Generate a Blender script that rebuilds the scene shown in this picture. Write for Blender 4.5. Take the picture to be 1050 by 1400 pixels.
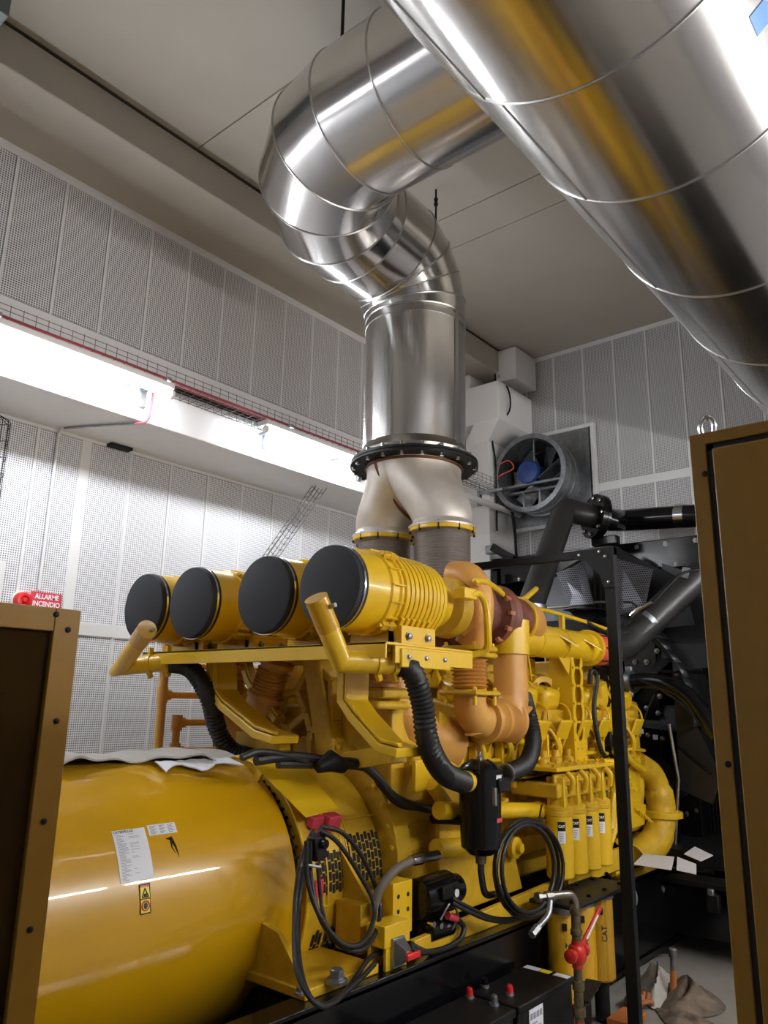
import bpy, bmesh, math, random
from mathutils import Vector as V, Matrix as M
random.seed(7)
for o in list(bpy.data.objects): bpy.data.objects.remove(o)
SC = bpy.context.scene
COL = SC.collection
# ------------------------------------------------------------------ camera
FPX = 1044.4; YW, PT, RL = (math.radians(a) for a in (40.136, 13.95, 1.068))
CF = V((-math.sin(YW)*math.cos(PT), math.cos(YW)*math.cos(PT), math.sin(PT)))
_r = V((math.cos(YW), math.sin(YW), 0)); _u = _r.cross(CF)
CR = math.cos(RL)*_r + math.sin(RL)*_u; CU = -math.sin(RL)*_r + math.cos(RL)*_u
EYE = V((0, 0, 2.05))
cam = bpy.data.objects.new('camera', bpy.data.cameras.new('camera')); COL.objects.link(cam)
cam.data.sensor_fit = 'VERTICAL'; cam.data.sensor_height = 36.0; cam.data.lens = 36.0*FPX/1400
cam.data.clip_start = 0.02; cam.data.clip_end = 60
mw = M((CR, CU, -CF)).transposed().to_4x4(); mw.translation = EYE; cam.matrix_world = mw
SC.camera = cam
def at(px, py, x=None, y=None, z=None):
    """where the sight line of a photograph point meets a real plane of the room"""
    d = CF + CR*((px-525)/FPX) - CU*((py-700)/FPX)
    k = (x-EYE.x)/d.x if x is not None else (y-EYE.y)/d.y if y is not None else (z-EYE.z)/d.z
    return EYE + d*k
# ------------------------------------------------------------------ world, exposure
w = bpy.data.worlds.new('room_air'); SC.world = w; w.use_nodes = True
w.node_tree.nodes['Background'].inputs[0].default_value = (0.5, 0.5, 0.55, 1)
w.node_tree.nodes['Background'].inputs[1].default_value = 0.02
SC.view_settings.view_transform = 'Standard'; SC.view_settings.look = 'None'
SC.view_settings.exposure = 0.0; SC.view_settings.gamma = 1; SC.view_settings.use_curve_mapping = False
TUBE_W = 105.0      # emission strength of the fluorescent tubes
RIGHT_W = 135.0
# ------------------------------------------------------------------ materials
def lin(r, g, b):
    f = lambda c: (c/255/12.92) if c/255 <= 0.04045 else ((c/255+0.055)/1.055)**2.4
    return (f(r), f(g), f(b), 1)
def mat(name, rgb, rough=0.5, metal=0.0, noise=0.0, nscale=6.0, bump=0.0, bscale=40.0, coat=0.0, rgb2=None, emit=None, rvar=0.0, spec=None):
    m = bpy.data.materials.new(name); m.use_nodes = True
    nt = m.node_tree; b = nt.nodes['Principled BSDF']
    c = lin(*rgb)
    b.inputs['Base Color'].default_value = c; b.inputs['Roughness'].default_value = rough; b.inputs['Metallic'].default_value = metal
    if coat: b.inputs['Coat Weight'].default_value = coat; b.inputs['Coat Roughness'].default_value = 0.12
    if spec is not None: b.inputs['Specular IOR Level'].default_value = spec
    tc = nt.nodes.new('ShaderNodeTexCoord')
    if noise or rgb2 or rvar:
        n = nt.nodes.new('ShaderNodeTexNoise'); n.inputs['Scale'].default_value = nscale; n.inputs['Detail'].default_value = 6
        nt.links.new(tc.outputs['Object'], n.inputs['Vector'])
        if noise or rgb2:
            r = nt.nodes.new('ShaderNodeValToRGB'); r.color_ramp.elements[0].position = 0.3; r.color_ramp.elements[1].position = 0.7
            c2 = lin(*rgb2) if rgb2 else tuple(v*(1-noise) for v in c[:3])+(1,)
            r.color_ramp.elements[0].color = c2; r.color_ramp.elements[1].color = c
            nt.links.new(n.outputs['Fac'], r.inputs['Fac']); nt.links.new(r.outputs['Color'], b.inputs['Base Color'])
        if rvar:
            mr = nt.nodes.new('ShaderNodeMapRange'); mr.inputs['To Min'].default_value = rough-rvar; mr.inputs['To Max'].default_value = rough+rvar
            nt.links.new(n.outputs['Fac'], mr.inputs['Value']); nt.links.new(mr.outputs['Result'], b.inputs['Roughness'])
    if bump:
        n2 = nt.nodes.new('ShaderNodeTexNoise'); n2.inputs['Scale'].default_value = bscale; n2.inputs['Detail'].default_value = 4
        nt.links.new(tc.outputs['Object'], n2.inputs['Vector'])
        bp = nt.nodes.new('ShaderNodeBump'); bp.inputs['Strength'].default_value = bump; bp.inputs['Distance'].default_value = 0.01
        nt.links.new(n2.outputs['Fac'], bp.inputs['Height']); nt.links.new(bp.outputs['Normal'], b.inputs['Normal'])
    if emit:
        b.inputs['Emission Color'].default_value = (*emit[:3], 1); b.inputs['Emission Strength'].default_value = emit[3]
    return m
def perf(name, rgb, hole, axes, pitch=0.022, rad=0.3, rough=0.5, metal=0.0, stag=False):
    """sheet metal with punched round holes (fine pattern)"""
    m = mat(name, rgb, rough, metal); nt = m.node_tree; L = nt.links; N = nt.nodes.new
    b = nt.nodes['Principled BSDF']; g = N('ShaderNodeNewGeometry'); s = N('ShaderNodeSeparateXYZ'); L.new(g.outputs['Position'], s.inputs[0])
    def ma(op, a, c=None):
        n = N('ShaderNodeMath'); n.operation = op
        for i, v in enumerate((a, c)):
            if v is None: continue
            if isinstance(v, (int, float)): n.inputs[i].default_value = v
            else: L.new(v, n.inputs[i])
        return n.outputs[0]
    u = ma('DIVIDE', s.outputs[axes[0]], pitch); v = ma('DIVIDE', s.outputs[axes[1]], pitch)
    if stag: u = ma('ADD', u, ma('MULTIPLY', ma('MODULO', ma('FLOOR', v), 2.0), 0.5))
    fu = ma('SUBTRACT', ma('FRACT', u), 0.5); fv = ma('SUBTRACT', ma('FRACT', v), 0.5)
    d = ma('SQRT', ma('ADD', ma('MULTIPLY', fu, fu), ma('MULTIPLY', fv, fv)))
    k = ma('LESS_THAN', d, rad)
    mx = N('ShaderNodeMix'); mx.data_type = 'RGBA'
    L.new(k, mx.inputs[0]); mx.inputs[6].default_value = lin(*rgb); mx.inputs[7].default_value = lin(*hole)
    L.new(mx.outputs[2], b.inputs['Base Color'])
    if metal: L.new(ma('MULTIPLY', ma('SUBTRACT', 1.0, k), metal), b.inputs['Metallic'])
    return m
YEL = mat('yellow_paint', (224, 182, 26), 0.34, noise=0.12, nscale=3, coat=0.35, rvar=0.06)
YEL2 = mat('yellow_cast_paint', (212, 170, 32), 0.5, noise=0.25, nscale=9, bump=0.25, bscale=60)
YBAR = mat('yellow_barrel_paint', (200, 152, 14), 0.26, noise=0.1, nscale=1.5, coat=0.9, bump=0.02, bscale=4, rvar=0.04)
YBAR.node_tree.nodes['Principled BSDF'].inputs['Coat Roughness'].default_value = 0.05
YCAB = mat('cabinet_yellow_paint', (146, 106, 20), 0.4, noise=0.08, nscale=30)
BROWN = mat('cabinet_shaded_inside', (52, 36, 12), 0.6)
ORNG = mat('primer_tinted_pipe_paint', (206, 156, 74), 0.4, rgb2=(190, 132, 66), nscale=4)
RUST = mat('heated_iron', (120, 66, 48), 0.55, rgb2=(84, 44, 34), nscale=7, bump=0.2)
ALU = mat('polished_aluminium_sheet', (208, 206, 204), 0.15, 1.0, bump=0.06, bscale=2.2, rvar=0.05, nscale=2.5)
def brushed(name, axis, rough, aniso):
    m = mat(name, (214, 212, 210), rough, 1.0, bump=0.03, bscale=1.6, rvar=0.03, nscale=2.5); nt = m.node_tree; b = nt.nodes['Principled BSDF']
    t = nt.nodes.new('ShaderNodeTangent'); t.direction_type = 'RADIAL'; t.axis = axis; nt.links.new(t.outputs[0], b.inputs['Tangent'])
    b.inputs['Anisotropic'].default_value = aniso; b.inputs['Anisotropic Rotation'].default_value = 0.25
    return m
ALUZ = brushed('brushed_aluminium_upright', 'Z', 0.17, 0.92); ALUY = brushed('brushed_aluminium_main', 'Y', 0.22, 0.85); ALUX = brushed('brushed_aluminium_branch', 'X', 0.22, 0.85)
ALUD = mat('duct_seam_aluminium', (185, 184, 182), 0.3, 1.0)
STEEL = mat('stainless_steel', (150, 146, 140), 0.32, 1.0, rvar=0.08, nscale=10)
BELL = mat('bellows_steel', (178, 172, 168), 0.45, 0.7)
CONE = mat('heat_tinted_stainless', (212, 209, 204), 0.45, 0.5, rgb2=(184, 172, 158), nscale=3.5, rvar=0.1)
WELD = mat('weld_bead', (110, 72, 52), 0.5, 0.8)
GALV = mat('galvanised_steel', (160, 164, 168), 0.38, 0.9, rgb2=(130, 134, 140), nscale=14)
WIRE = mat('zinc_wire', (120, 118, 116), 0.4, 0.8)
BLK = mat('black_gloss_paint', (11, 11, 14), 0.2, spec=0.3, coat=0.1)
BLKM = mat('black_matt_paint', (13, 13, 14), 0.55, spec=0.3, noise=0.3, nscale=12)
BLKP = mat('black_pipe_paint', (30, 29, 30), 0.36, rgb2=(44, 42, 42), nscale=3)
RUB = mat('black_rubber', (20, 20, 21), 0.5, bump=0.15, bscale=80)
COVER = mat('charcoal_cover_cloth', (38, 40, 46), 0.85, bump=0.1, bscale=200)
WHT = mat('white_wall_paint', (236, 235, 235), 0.6, noise=0.04, nscale=3, bump=0.05, bscale=30)
CEIL = mat('ceiling_paint', (184, 177, 166), 0.8, noise=0.07, nscale=1.5, bump=0.15, bscale=60)
JOINT = mat('dark_joint', (112, 105, 97), 0.9)
STRIP = mat('white_joint_strip', (225, 225, 226), 0.5)
PLEFT = perf('perforated_sheet_side', (232, 232, 236), (104, 106, 114), (1, 2), 0.021, 0.31)
PFAR = perf('perforated_sheet_end', (204, 203, 206), (84, 85, 90), (0, 2), 0.021, 0.31)
CONC = mat('concrete_floor', (140, 136, 130), 0.75, noise=0.25, nscale=2.5, bump=0.2, bscale=25)
MESHG = perf('black_perforated_guard', (46, 48, 52), (5, 5, 6), (0, 2), 0.024, 0.36, 0.4, 0.5, True)
FINS = mat('black_radiator_fins', (6, 6, 7), 0.7, spec=0.2)
BLUE = mat('blue_motor_paint', (34, 62, 128), 0.4)
RED = mat('red_plastic', (206, 32, 34), 0.35, coat=0.3)
REDP = mat('red_valve_paint', (196, 34, 24), 0.3, coat=0.4, noise=0.2, nscale=20)
PINKR = mat('red_cable_jacket', (196, 62, 78), 0.45)
SILI = mat('orange_red_silicone', (206, 84, 58), 0.45)
BRASS = mat('grimy_brass', (132, 118, 88), 0.4, 0.8, rgb2=(90, 84, 70), nscale=30)
CHR = mat('bright_steel', (200, 200, 202), 0.2, 1.0)
GRIL = mat('dark_grille_gap', (14, 12, 10), 0.8)
PAPER = mat('white_label', (222, 224, 232), 0.5)
INK = mat('label_ink', (50, 50, 58), 0.6)
INKG = mat('label_grey_print', (150, 152, 162), 0.6)
LYEL = mat('warning_yellow', (236, 216, 40), 0.45)
SIGNR = mat('sign_red', (206, 52, 74), 0.4)
SIGNW = mat('sign_white', (245, 245, 245), 0.4)
CLOTH = mat('grey_dust_sheet', (170, 166, 158), 0.85, noise=0.15, nscale=8)
RAG = mat('dirty_rag', (120, 106, 92), 0.9, rgb2=(62, 54, 48), nscale=9, bump=0.4, bscale=50)
GLASS = mat('smoked_window', (40, 28, 8), 0.12)
_b = GLASS.node_tree.nodes['Principled BSDF']; _b.inputs['Transmission Weight'].default_value = 0.85; _b.inputs['IOR'].default_value = 1.3
_b.inputs['Base Color'].default_value = lin(120, 92, 50)
TUBE = mat('lit_fluorescent_tube', (255, 255, 255), 0.5, emit=(0.93, 0.96, 1.0, TUBE_W))
TUBER = mat('lit_fluorescent_tube_warm', (255, 255, 255), 0.5, emit=(1.0, 0.97, 0.93, RIGHT_W))
WOOD = mat('orange_wood', (186, 110, 52), 0.6, noise=0.2, nscale=20)
SKIN = mat('tan_leather_glove', (176, 112, 70), 0.7, rgb2=(140, 84, 50), nscale=20)
DUST = mat('scorched_stain', (36, 24, 10), 0.9)
BLUET = mat('blue_sticker', (92, 140, 196), 0.4)
# ------------------------------------------------------------------ mesh helpers
class MB:
    def __init__(s): s.v = []; s.f = []
    def add(s, vs, fs):
        k = len(s.v); s.v += [tuple(a) for a in vs]; s.f += [tuple(i+k for i in f) for f in fs]; return s
    def box(s, c, d, R=None):
        c = V(c); h = V(d)/2; vs = []
        for i in (-1, 1):
            for j in (-1, 1):
                for k in (-1, 1):
                    p = V((i*h.x, j*h.y, k*h.z)); vs.append(c+(R @ p if R else p))
        return s.add(vs, [(0,1,3,2), (4,6,7,5), (0,4,5,1), (2,3,7,6), (0,2,6,4), (1,5,7,3)])
    def bb(s, x0, x1, y0, y1, z0, z1):
        return s.box(((x0+x1)/2, (y0+y1)/2, (z0+z1)/2), (abs(x1-x0), abs(y1-y0), abs(z1-z0)))
    def beam(s, p0, p1, w, h, up=(0, 0, 1)):
        p0, p1 = V(p0), V(p1); d = (p1-p0); L = d.length; d.normalize()
        a = d.cross(V(up)); a = a.normalized() if a.length > 1e-5 else V((1, 0, 0)); b = a.cross(d)
        return s.box((p0+p1)/2, (L, w, h), M((d, a, b)).transposed())
    def rings(s, rs, closed=False, cap=True):
        n = len(rs[0]); k = len(s.v); fs = []
        m = len(rs)
        for i in range(m if closed else m-1):
            a = i*n; b = ((i+1) % m)*n
            for j in range(n):
                j2 = (j+1) % n; fs.append((a+j, a+j2, b+j2, b+j))
        if cap and not closed: fs += [tuple(range(n-1, -1, -1)), tuple(range((m-1)*n, m*n))]
        return s.add([p for r in rs for p in r], fs)
    def tube(s, pts, r, n=14, cap=True, closed=False):
        rs = ringset(pts, r, n, closed); return s.rings(rs, closed, cap)
    def cyl(s, p0, p1, r, r2=None, n=24, cap=True): return s.tube([p0, p1], [r, r if r2 is None else r2], n, cap)
    def lathe(s, o, ax, prof, n=36, cap=True):
        o = V(o); ax = V(ax).normalized(); a = perp(ax); b = ax.cross(a)
        rs = [[o+ax*t+(a*math.cos(2*math.pi*i/n)+b*math.sin(2*math.pi*i/n))*max(r, 1e-4) for i in range(n)] for t, r in prof]
        return s.rings(rs, False, cap)
    def hoop(s, o, ax, R, r, n=32, m=8):
        ax = V(ax).normalized(); a = perp(ax); b = ax.cross(a)
        return s.tube([V(o)+(a*math.cos(2*math.pi*i/n)+b*math.sin(2*math.pi*i/n))*R for i in range(n)], r, m, closed=True)
    def band(s, o, ax, R0, R1, h, n=32):      # flat washer or flange ring centred on o
        ax = V(ax).normalized(); a = perp(ax); b = ax.cross(a); rs = []
        for t, r in ((-h/2, R0), (-h/2, R1), (h/2, R1), (h/2, R0)):
            rs.append([V(o)+ax*t+(a*math.cos(2*math.pi*i/n)+b*math.sin(2*math.pi*i/n))*r for i in range(n)])
        return s.rings(rs, True)
    def prism(s, pts, vec):
        n = len(pts); vec = V(vec); vs = [V(p) for p in pts]+[V(p)+vec for p in pts]
        return s.add(vs, [tuple(range(n))[::-1], tuple(range(n, 2*n))]+[(i, (i+1) % n, n+(i+1) % n, n+i) for i in range(n)])
    def bolt(s, p, ax, r=0.012, h=0.012): return s.lathe(p, ax, [(0, r*1.5), (h*.25, r*1.5), (h*.25, r), (h, r), (h*1.2, r*.6)], 6)
    def ball(s, c, r, sx=1, sy=1, sz=1, n=16):
        m = n//2; rs = []
        for i in range(1, m):
            t = math.pi*i/m; rs.append([V(c)+V((sx*r*math.sin(t)*math.cos(2*math.pi*j/n), sy*r*math.sin(t)*math.sin(2*math.pi*j/n), sz*r*math.cos(t))) for j in range(n)])
        return s.rings(rs)
    def holed(s, o, u, v, cw, ch, cells, th, rx, ry, n=20):   # strip of cells along v, each with an elliptical hole
        o, u, v = V(o), V(u).normalized(), V(v).normalized(); nn = u.cross(v)
        for k in range(cells):
            c = o+v*(ch*(k+.5)); q = []
            for off in (0, -th):
                for kind in (0, 1):
                    for i in range(n):
                        a = 2*math.pi*i/n; ca, sa = math.cos(a), math.sin(a)
                        if kind: p = u*(rx*ca)+v*(ry*sa)
                        else:
                            m = max(abs(ca), abs(sa)); p = u*(cw/2*ca/m)+v*(ch/2*sa/m)
                        q.append(c+p+nn*off)
            fs = []
            for i in range(n):
                j = (i+1) % n
                fs += [(i, j, n+j, n+i), (2*n+i, 3*n+i, 3*n+j, 2*n+j), (n+i, n+j, 3*n+j, 3*n+i), (i, 2*n+i, 2*n+j, j)]
            s.add(q, fs)
        return s
    def build(s, name, m, parent=None, bevel=0.0, angle=35, **props):
        org = V((0, 0, 0)); q = parent
        while q is not None: org += q.location; q = q.parent
        if parent is None:
            xs = [v[0] for v in s.v]; ys = [v[1] for v in s.v]; zs = [v[2] for v in s.v]
            org = V(((min(xs)+max(xs))/2, (min(ys)+max(ys))/2, min(zs)))
        me = bpy.data.meshes.new(name); me.from_pydata([tuple(V(v)-org) for v in s.v], [], s.f)
        bm = bmesh.new(); bm.from_mesh(me); bmesh.ops.recalc_face_normals(bm, faces=bm.faces); bm.to_mesh(me); bm.free()
        me.polygons.foreach_set('use_smooth', [True]*len(me.polygons)); me.set_sharp_from_angle(angle=math.radians(angle))
        me.materials.append(m)
        o = bpy.data.objects.new(name, me); COL.objects.link(o)
        if parent is None: o.location = org
        else: o.parent = parent
        if bevel:
            b = o.modifiers.new('bevel', 'BEVEL'); b.width = bevel; b.segments = 2; b.limit_method = 'ANGLE'; b.angle_limit = math.radians(40)
        for k, x in props.items(): o[k] = x
        return o
def perp(ax):
    a = V((0, 0, 1)).cross(ax) if abs(ax.z) < 0.9 else V((1, 0, 0)).cross(ax)
    return a.normalized()
def ringset(pts, r, n=14, closed=False):
    P = [V(p) for p in pts]; m = len(P); rr = r if isinstance(r, (list, tuple)) else [r]*m
    if closed: di = [(P[(i+1) % m]-P[i]).normalized() for i in range(m)]
    else: di = [(P[i+1]-P[i]).normalized() for i in range(m-1)]
    rs = []; a = perp(di[-1] if closed else di[0])
    for i in range(m):
        if closed: d0, d1 = di[i-1], di[i]
        else: d0 = di[max(i-1, 0)]; d1 = di[min(i, m-2)]
        a = (a-d0*a.dot(d0)); a.normalize(); b = d0.cross(a)
        nb = d0+d1
        nb = nb.normalized() if nb.length > 1e-4 else d0
        ring = []
        for k in range(n):
            t = 2*math.pi*k/n; o = (a*math.cos(t)+b*math.sin(t))*rr[i]
            den = max(d0.dot(nb), 0.3); o = o-d0*(o.dot(nb)/den); ring.append(P[i]+o)
        rs.append(ring)
        # carry the frame to the next direction
        q = d0.rotation_difference(d1); a = q @ a
    return rs
def cr(pts, k=6):
    P = [V(p) for p in pts]; P = [P[0]*2-P[1]]+P+[P[-1]*2-P[-2]]; o = []
    for i in range(1, len(P)-2):
        for j in range(k):
            t = j/k; a, b, c, d = P[i-1:i+3]
            o.append(0.5*((2*b)+(c-a)*t+(2*a-5*b+4*c-d)*t*t+(3*b-a-3*c+d)*t**3))
    return o+[P[-2]]
def arc(c, u, v, r, a0, a1, n):
    c, u, v = V(c), V(u), V(v)
    return [c+(u*math.cos(math.radians(a0+(a1-a0)*i/n))+v*math.sin(math.radians(a0+(a1-a0)*i/n)))*r for i in range(n+1)]
def thing(name, loc, label, cat, group=None):
    o = bpy.data.objects.new(name, None); COL.objects.link(o); o.location = V(loc); o.empty_display_size = 0.1
    o['label'] = label; o['category'] = cat
    if group: o['group'] = group
    return o
def tag(o, label, cat, group=None):
    o['label'] = label; o['category'] = cat
    if group: o['group'] = group
    return o
def struct(o): o['kind'] = 'structure'; return o
def text(name, s, size, place, m, parent, depth=0.0):
    """flat lettering; place(u, v) maps the text plane (u right, v up) to a world point"""
    cu = bpy.data.curves.new('lettering', 'FONT'); cu.body = s; cu.size = size; cu.align_x = 'CENTER'; cu.align_y = 'CENTER'; cu.offset = size*0.025
    t = bpy.data.objects.new('lettering', cu); COL.objects.link(t)
    me = bpy.data.meshes.new_from_object(t.evaluated_get(bpy.context.evaluated_depsgraph_get()))
    bpy.data.objects.remove(t)
    mb = MB(); mb.add([place(v.co.x, v.co.y) for v in me.vertices], [tuple(p.vertices) for p in me.polygons])
    bpy.data.meshes.remove(me)
    return mb.build(name, m, parent)
def copy_tree(o, parent=None):
    c = o.copy(); COL.objects.link(c); c.parent = parent
    for ch in list(o.children): copy_tree(ch, c)
    return c
X, Y, Z = V((1, 0, 0)), V((0, 1, 0)), V((0, 0, 1))
XE = -3.8          # centre line of the generating set
# ================================================================== THE ROOM
PUP = perf('perforated_sheet_upper', (226, 223, 224), (84, 84, 88), (1, 2), 0.021, 0.33)  # same sheet as below; upper wall's dimmer light put into wider, darker holes
XU, XL, YF, ZC, XR, YN = -6.0, -6.86, 9.2, 6.92, 1.45, -4.0
struct(MB().bb(XL-.4, XR+.3, YN-.3, YF+.3, -.2, 0).build('floor', CONC))
wl = struct(MB().bb(XL-.3, XL-.04, YN, YF, 0, 4.56).build('wall_left', WHT))
# upper part of the left wall stands out over the lower part
MB().bb(XL-.3, XU-.05, YN, YF, 5.16, ZC).build('upper_wall', WHT, wl)
k = 0
for j in range(-16, 11):
    y0 = 4.07+.49*j
    if y0+.49 > YF: break
    for z0, z1 in ((0.2, 2.62), (2.72, 4.5)):
        MB().bb(XL-.04, XL-.008, y0+.012, y0+.478, z0, z1).build('panel', PLEFT, wl)
    wdt = .05 if j == -1 else .011
    MB().bb(XL-.05, XL+.004, y0-wdt, y0+wdt, .1, 4.54).build('joint_strip', STRIP, wl)
MB().bb(XL-.05, XL+.008, YN, YF, 2.61, 2.73).build('horizontal_strip', STRIP, wl)
MB().bb(XL-.05, XL+.008, YN, YF, 4.49, 4.56).build('top_strip', STRIP, wl)
for j in range(-15, 15):
    y0 = 2.668+.44*j
    if y0+.44 > YF: break
    MB().bb(XU-.05, XU-.012, y0+.01, y0+.43, 5.21, 6.5).build('panel', PUP, wl)
    MB().bb(XU-.05, XU, y0-.009, y0+.009, 5.19, 6.52).build('joint_strip', STRIP, wl)
MB().bb(XU-.05, XU+.006, YN, YF, 6.48, 6.56).build('top_strip', STRIP, wl)
# concrete beam that carries the lamps and the cable tray
struct(MB().bb(XL-.04, XU, YN, YF, 4.52, 5.2).build('trim_1', WHT, bevel=.01))
# down-stand beam under the ceiling on the left
struct(MB().bb(XU-.05, -5.21, YN, YF, 6.56, ZC-.02).build('trim_2', CEIL, bevel=.01))
wf = struct(MB().bb(XL-.3, XR+.3, YF+.05, YF+.25, 0, ZC).build('wall_far', WHT))
for j in range(-3, 15):
    x0 = -4.66+.443*j
    for z0, z1, nm in ((0.1, 2.4, 0), (2.48, 4.78, 1), (4.88, 6.88, 2)):
        if x0 < -5.4 and z0 < 5: pass
        MB().bb(x0+.012, x0+.431, YF+.01, YF+.05, z0, z1).build('panel', PFAR, wf)
    MB().bb(x0-.011, x0+.011, YF, YF+.05, .1, 6.9).build('joint_strip', STRIP, wf)
MB().bb(-4.1, XR, YF-.006, YF+.05, 4.78, 4.89).build('horizontal_strip', STRIP, wf)
MB().bb(-5.6, XR, YF-.006, YF+.05, 6.86, 6.92).build('top_strip', STRIP, wf)
# right and near walls, behind the photographer
wr = struct(MB().bb(XR+.02, XR+.3, YN, YF, 0, ZC).build('wall_right', WHT))
for j in range(0, 21):
    y0 = YN+.62*j
    for z0, z1 in ((.1, 2.6), (2.7, 4.9), (5.0, 6.85)):
        MB().bb(XR, XR+.03, y0+.01, y0+.61, z0, z1).build('panel', PLEFT, wr)
wn = struct(MB().bb(XL-.3, XR+.3, YN-.3, YN-.02, 0, ZC).build('wall_near', WHT))
for j in range(0, 15):
    x0 = XL+.63*j
    MB().bb(x0+.01, x0+.62, YN-.03, YN, .1, 3.4).build('panel', PFAR, wn)
    MB().bb(x0+.01, x0+.62, YN-.03, YN, 3.5, 6.85).build('panel', PFAR, wn)
# ceiling of precast slabs with open joints
ce = struct(MB().bb(XL-.3, XR+.3, YN-.3, YF+.3, ZC+.016, ZC+.3).build('ceiling', JOINT))
ys = [YN, at(180, 140, z=ZC).y, at(272, 205, z=ZC).y, at(600, 322, z=ZC).y, YF+.05]
ys = [YN, -1.0, 0.6, at(275, 200, z=ZC).y, at(640, 308, z=ZC).y-.25, at(640, 308, z=ZC).y+.25, YF+.05]
ys = sorted(ys)
for i in range(len(ys)-1):
    for x0, x1 in ((-5.205, -1.7), (-1.7, XR)):
        MB().bb(x0+.006, x1-.006, ys[i]+.006, ys[i+1]-.006, ZC, ZC+.02).build('ceiling_slab', CEIL, ce)
# column with its capital in the far left corner, junction box above
cl = struct(MB().bb(XU-.02, -5.32, 8.5, 9.2, 0, 5.75).build('trim_3', WHT, bevel=.01))
MB().bb(XU-.02, -5.02, 8.3, 9.2, 5.75, 6.3).build('capital', WHT, cl, .01)
MB().prism([(-5.02, 8.3, 5.75), (-5.02, 9.2, 5.75), (-5.32, 9.2, 5.55), (-5.32, 8.5, 5.55)], (-.4, 0, 0)).build('capital_underside', WHT, cl)
MB().bb(XU-.02, -5.55, 8.4, 9.2, 6.3, 6.56).build('upper_block', WHT, cl, .01)
b0 = thing('junction_box', (-5.1, 8.9, 6.45), 'pale boxy duct casing under the ceiling in the far left corner', 'box')
MB().bb(-5.28, -4.93, 8.62, 9.19, 6.42, 6.9).build('casing', WHT, b0, .012)
mb = MB()
for zz in (6.5, 6.53): mb.bolt((-5.2, 8.62, zz), (0, -1, 0), .012, .012)
mb.build('screw', CHR, b0)
cd = tag(MB().tube(cr([(-5.24, 8.6, 6.9), (-5.24, 8.6, 6.4), (-5.0, 8.5, 6.25), (-4.98, 8.5, 5.9), (-5.28, 8.55, 5.7), (-5.28, 8.62, 5.2), (-5.28, 8.62, 4.3)], 6), .012, 8).build('cable', BLKM), 'thin dark cable running down the white corner column', 'cable')
# ------------------------------------------------------------------ cable tray with its lamps on the left beam
def tray(name, y0, y1, label, xw=(-5.98, -5.62), z=4.84, step=.1):
    t = thing(name, (-5.8, (y0+y1)/2, z), label, 'cable tray', 'wire cable trays on the left wall beam')
    L = MB()
    for xx in [xw[0]+(xw[1]-xw[0])*i/6 for i in range(7)]: L.tube([(xx, y0, z), (xx, y1, z)], .003, 5)
    for xx in xw:
        for dz in (.045, .09): L.tube([(xx, y0, z+dz), (xx, y1, z+dz)], .003, 5)
    L.build('long_wires', WIRE, t, kind='stuff')
    W = MB(); n = int((y1-y0)/step)
    for i in range(n+1):
        yy = y0+step*i
        W.tube([(xw[0], yy, z+.1), (xw[0], yy, z-.004), (xw[1], yy, z-.004), (xw[1], yy, z+.1)], .003, 5)
    W.build('cross_wires', WIRE, t, kind='stuff')
    for yy in [y0+1.2+1.5*i for i in range(int((y1-y0-.4)/1.5)+1)]:
        a = MB().bb(xw[0]-.02, xw[1]+.06, yy-.02, yy+.02, z-.05, z-.012).build('bracket_arm', GALV, t, .003)
        MB().bb(xw[0]-.02, xw[0]+.02, yy-.03, yy+.03, z-.2, z).build('wall_plate', GALV, a, .003)
    for i, (xx, r, m, nm) in enumerate(((-5.72, .012, PINKR, 'red_cable'), (-5.76, .010, PINKR, 'red_cable'), (-5.82, .016, BLKM, 'black_cable'), (-5.86, .014, BLKM, 'black_cable'), (-5.9, .018, BLKM, 'black_cable'), (-5.93, .012, PAPER, 'white_cable'))):
        if nm == 'black_cable' and y1 > 8: continue
        MB().tube(cr([(xx+random.uniform(-.012, .012), y0+(y1-y0)*k/14, z+r+.012+(.02 if i > 3 else .02*(i == 0))) for k in range(15)], 3), r, 7).build(nm, m, t)
    return t
tray('cable_tray', -3.6, 6.9, 'long wire mesh cable tray with red cables above the left lamps')
tray('cable_tray', 7.0, 8.55, 'short wire mesh cable tray end beside the far corner column', (-5.28, -4.98), 4.76)
MB().cyl((-5.25, 6.9, 4.6), (-5.2, 9.1, 4.6), .04, n=12).build('conduit', STRIP, COL.objects['cable_tray.001'])
def lamp(y0, y1, label, x=-5.62, z=4.70, mt=None, side=1, grp='fluorescent lamps under the left cable tray'):
    t = thing('fluorescent_lamp', (x, (y0+y1)/2, z), label, 'lamp', grp)
    if side > 0: MB().bb(x-.12, x+.03, y0, y1, z+.045, z+.1).build('housing', WHT, t, .006)  # housing shaped wide on the wall side to shade the upper wall
    else: MB().bb(x+.04, x+.09, y0, y1, z-.05, z+.05).build('housing', WHT, t, .006)
    MB().cyl((x, y0+.03, z), (x, y1-.03, z), .034, n=14).build('tube', mt or TUBE, t)
    for yy in (y0+.012, y1-.012): MB().cyl((x, yy-.014, z), (x, yy+.014, z), .04, n=14).build('end_cap', WHT, t)
    for yy in (y0+.25, y1-.25):
        if side > 0: MB().bb(x-.4, x, yy-.015, yy+.015, z+.075, z+.1).build('bracket', GALV, t)
        else: MB().bb(x+.09, XR+.02, yy-.015, yy+.015, z-.02, z+.02).build('bracket', GALV, t)
    return t
LE = lamp(.2, 1.9, 'lit fluorescent lamp under the cable tray, outside the left edge')
LA = lamp(2.0, 3.68, 'lit fluorescent lamp under the tray, nearest the red alarm sign')
LB = lamp(4.78, 6.4, 'lit fluorescent lamp under the tray, beside the exhaust duct')
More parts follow.
